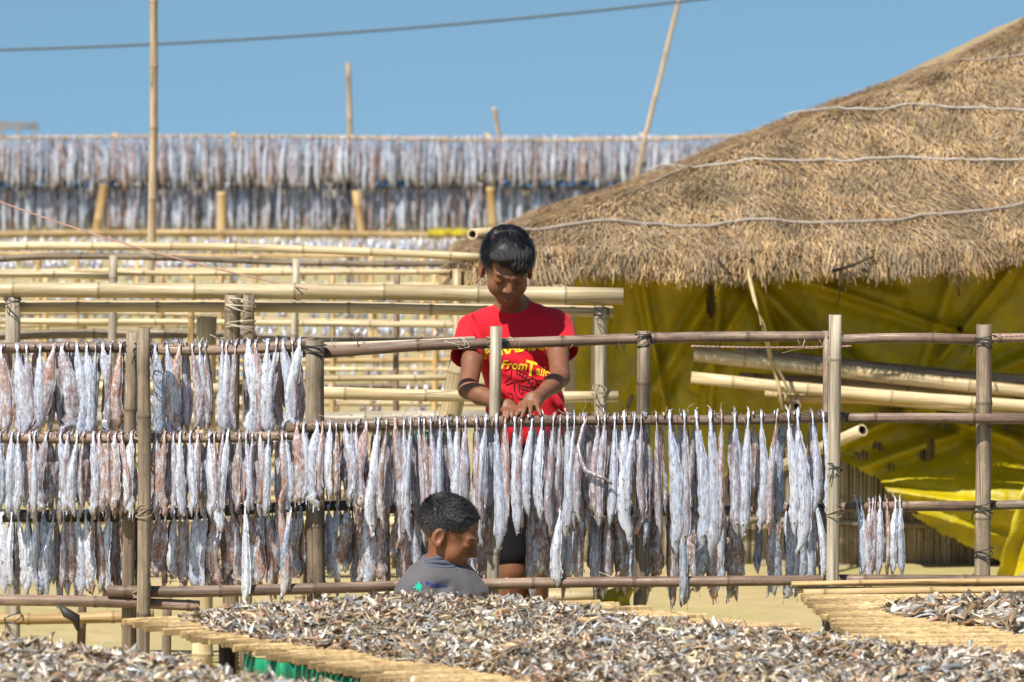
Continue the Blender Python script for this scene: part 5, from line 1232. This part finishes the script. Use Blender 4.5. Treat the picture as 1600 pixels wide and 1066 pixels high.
def tarp():
    bot = [(898, 655), (940, 640), (985, 700), (1030, 770), (1085, 775), (1150, 730), (1230, 705), (1300, 712), (1345, 735), (1375, 752), (1400, 785), (1440, 815), (1480, 838), (1530, 862), (1600, 892), (1700, 900)]
    bx, by = [b[0] for b in bot], [b[1] for b in bot]; N, K = 260, 110; V = []; F = []
    folds = [((1230, 430), (1500, 520), .03, .02), ((1000, 420), (1040, 640), .035, .02), ((1420, 640), (1650, 700), .04, .02), ((1350, 760), (1600, 800), .03, .018), ((1400, 790), (1600, 850), .03, .016), ((1090, 600), (1180, 440), .03, .02), ((1165, 400), (1225, 560), .05, .020), ((1170, 410), (1400, 470), .035, .05), ((1150, 400), (1000, 640), .05, .03), ((1130, 395), (1110, 640), .03, .02), ((960, 400), (930, 640), .03, .022), ((1320, 690), (1600, 560), .05, .03), ((1280, 560), (1600, 700), .06, .03), ((1180, 440), (1330, 590), .05, .035), ((1500, 400), (1420, 640), .03, .03), ((1345, 730), (1600, 640), .05, .03), ((1175, 405), (1290, 430), .03, .02), ((1580, 420), (1470, 560), .035, .02)]
    def seg(px, py, a, b):
        vx, vy = b[0] - a[0], b[1] - a[1]; t = max(0, min(1, ((px - a[0]) * vx + (py - a[1]) * vy) / (vx * vx + vy * vy))); return math.hypot(px - a[0] - vx * t, py - a[1] - vy * t)
    for i in range(N + 1):
        px = 898 + (1720 - 898) * i / N; yb = np.interp(px, bx, by) + 7 * noise.noise((px * .05, 0, 0)) + 5 * noise.noise((px * .17, 3, 0))
        for k in range(K + 1):
            t = k / K; py = 395 + (yb - 395) * t; off = .03 * noise.noise((px * .006, py * .008, 1)) + .015 * noise.noise((px * .02, py * .013, 7)) + .005 * noise.noise((px * .07, py * .04, 3)) + .003 * noise.noise((px * .15, py * .11, 3))
            for a, b, am, wd in folds: d = seg(px, py, a, b) * .0026; off += 2.6 * am * (math.exp(-(d / wd) ** 2) - .6 * math.exp(-(d / wd / 2) ** 2))
            bulge = .10 * max(0, (py - 640) / 220) + (.16 * math.exp(-((py - 790) / 50) ** 2) if px > 1300 else 0) * min(1, max(0, (px - 1300) / 80))
            V.append(P(px, py, WY - .05 - off - bulge))
    holes = [(1110, 470, 7, 24), (1347, 712, 12, 8), (1392, 730, 6, 7), (1372, 700, 9, 6), (1448, 712, 14, 10), (1455, 700, 6, 16), (1500, 515, 5, 6), (1310, 740, 7, 12), (1425, 800, 8, 4), (1590, 620, 5, 8), (1125, 425, 5, 14), (1012, 560, 4, 8)]
    for i in range(N):
        for k in range(K):
            px = 898 + (1720 - 898) * (i + .5) / N; yb = np.interp(px, bx, by); py = 395 + (yb - 395) * (k + .5) / K
            if any(((px - a) / rx) ** 2 + ((py - b) / ry) ** 2 < 1 + .8 * noise.noise((px * .3, py * .3, 0)) for a, b, rx, ry in holes): continue
            a = i * (K + 1) + k; F.append((a, a + 1, a + K + 2, a + K + 1))
    o = part('tarpaulin', mesh('tarpaulin', V, F, M_PLASTIC)); tag(o, 'wide yellow plastic tarpaulin with tears hung along the hut wall', 'tarpaulin')
    V, F = [], []; N, K = 60, 40
    for i in range(N + 1):
        s = i / N
        for k in range(K + 1):
            t = k / K; x0 = 1612 - 55 * t ** .8 + 4 * noise.noise((t * 6, 0, 0)); px = x0 + (1760 - x0) * s; py = 735 + (165 + 10 * math.sin(s * 20)) * t
            V.append(P(px, py, 15.6 - .03 * math.sin(s * 26 + t * 2) * (.3 + t) - .02 * noise.noise((s * 12, t * 5, 2))))
    for i in range(N):
        for k in range(K): a = i * (K + 1) + k; F.append((a, a + 1, a + K + 2, a + K + 1))
    o = part('tarpaulin', mesh('tarpaulin', V, F, M_PLASTIC)); tag(o, 'bright sunlit yellow sheet draped to the ground past the split dark post', 'tarpaulin')
    V, F = [], []
    for i in range(21):
        for k in range(13):
            s, t = i / 20, k / 12; px = 934 + 58 * s - 8 * math.sin(t * 3); py = 918 + 38 * t + 4 * math.sin(s * 7); V.append(P(px, py, 12.2 - .05 * math.sin(s * 3.1) * (1 - abs(t - .5)) - .02 * noise.noise((s * 5, t * 5, 2))))
    for i in range(20):
        for k in range(12): a = i * 13 + k; F.append((a, a + 1, a + 14, a + 13))
    o = part('plastic_sheet', mesh('plastic_sheet', V, F, M_PLASTIC)); tag(o, 'small bright yellow plastic piece under the bottom rail by the notched post', 'plastic sheet')
    for m in (o,): md = m.modifiers.new('t', 'SOLIDIFY'); md.thickness = .004
    V, F = [], []
    for i in range(31):
        for k in range(5):
            s, t = i / 30, k / 4; V.append(P(670 + 66 * s, 357 + 9 * t + 3 * noise.noise((s * 9, t, 0)), 32 - .2 * t + .05 * math.sin(s * 14)))
    for i in range(30):
        for k in range(4): a = i * 5 + k; F.append((a, a + 1, a + 6, a + 5))
    o = part('plastic_sheet', mesh('plastic_sheet', V, F, M_PLASTIC)); tag(o, 'yellow plastic strip on a far rail beside the boy\'s hair', 'plastic sheet'); md = o.modifiers.new('t', 'SOLIDIFY'); md.thickness = .01
tarp()
# spare bamboo poles stacked before the tarpaulin
def bp(label, a, b, w0, w1, m, Ya, Yb, bend=0):
    A, B = P(*a, Ya), P(*b, Yb); me = pole_mesh((B - A).length, px2m(w0, Ya) / 2, px2m(w1, Yb) / 2, m, nodes=.30, bend=bend); me.name = 'bamboo_pole'
    o = part('bamboo_pole', me, None, axis_mat(A, B)); tag(o, label, 'pole', 'spare bamboo poles stacked by the hut'); return o
bp('thick pale spare pole highest at its cut end, beneath the thatch', (1084, 553), (1700, 622), 24, 19, C, 16.66, 16.66, .02)
bp('greyish spare pole lying behind the pale ones in the shade', (1150, 549), (1700, 604), 19, 21, G_, 16.80, 16.80, .02)
bp('dark ended spare pole just under the thickest pale one', (1080, 590), (1700, 640), 19, 18, M_CREAM, 16.60, 16.58, -.02)
bp('grey spare pole hidden low at the back of the pole stack', (1155, 590), (1700, 618), 17, 17, G_, 16.78, 16.78, 0)
bp('lowest long spare pole of the stack, partly shaded', (1195, 612), (1700, 652), 15, 15, C, 16.70, 16.70, 0)
bp('thin spare pole under the stack resting on the trestle', (1215, 622), (1700, 634), 12, 12, Y_, 16.65, 16.65, 0)
bp('short hollow pole end poking out past the tall pale post', (1190, 742), (1348, 672), 17, 20, C, 15.9, 15.4, 0)
t = thing('trestle', (P(1240, 700, 16.7).x, 16.7, 0), 'rough bamboo trestle carrying the spare poles before the tarpaulin', 'trestle')
for x in (1238, 1640):
    z = P(x, 652 if x > 1500 else 628, 16.38).z
    X = P(x, 700, 16.7).x; pole('leg', Vector((X, 16.5, -.03)), Vector((X, 16.52, z)), .018, .018, G_, t); pole('leg', Vector((X, 16.84, -.03)), Vector((X, 16.84, z)), .018, .018, G_, t); pole('bar', Vector((X, 16.45, z - .02)), Vector((X, 16.88, z - .02)), .016, .016, G_, t)
# rope hanging from the eave
pts = [P(*q) for q in ((1165, 405, 16.42), (1170, 430, 16.4), (1180, 470, 16.3), (1192, 510, 16.2), (1204, 560, 16.5), (1216, 600, 16.52), (1224, 640, 16.5))]
tag(part('rope', tube(pts, .0085, M_STRING2 if False else simple('pale_rope', (.42, .33, .17), .8), 7, 'rope')), 'pale rope hanging from the thatch down to the spare poles', 'rope')
pts = [P(*q) for q in ((1205, 560, 16.48), (1222, 590, 16.5), (1234, 612, 16.5), (1238, 628, 16.5), (1232, 642, 16.5), (1226, 636, 16.5), (1228, 612, 16.5))]
tag(part('rope', tube(pts, .0055, bpy.data.materials['pale_rope'], 6, 'rope')), 'thin rope end looped below the spare poles', 'rope')
# straws and sticks poking from the eave
for (a, b, r) in (((1300, 424), (1365, 400), .006), ((1492, 432), (1499, 462), .004), ((1318, 392), (1308, 480), .003), ((1143, 432), (1120, 402), .004)):
    place(tube([P(*a, 16.38), P((a[0] + b[0]) / 2 + 2, (a[1] + b[1]) / 2 + 2, 16.37), P(*b, 16.4)], r, M_STRAW, 5, 'loose_straw'), 'loose_straw', HUT)
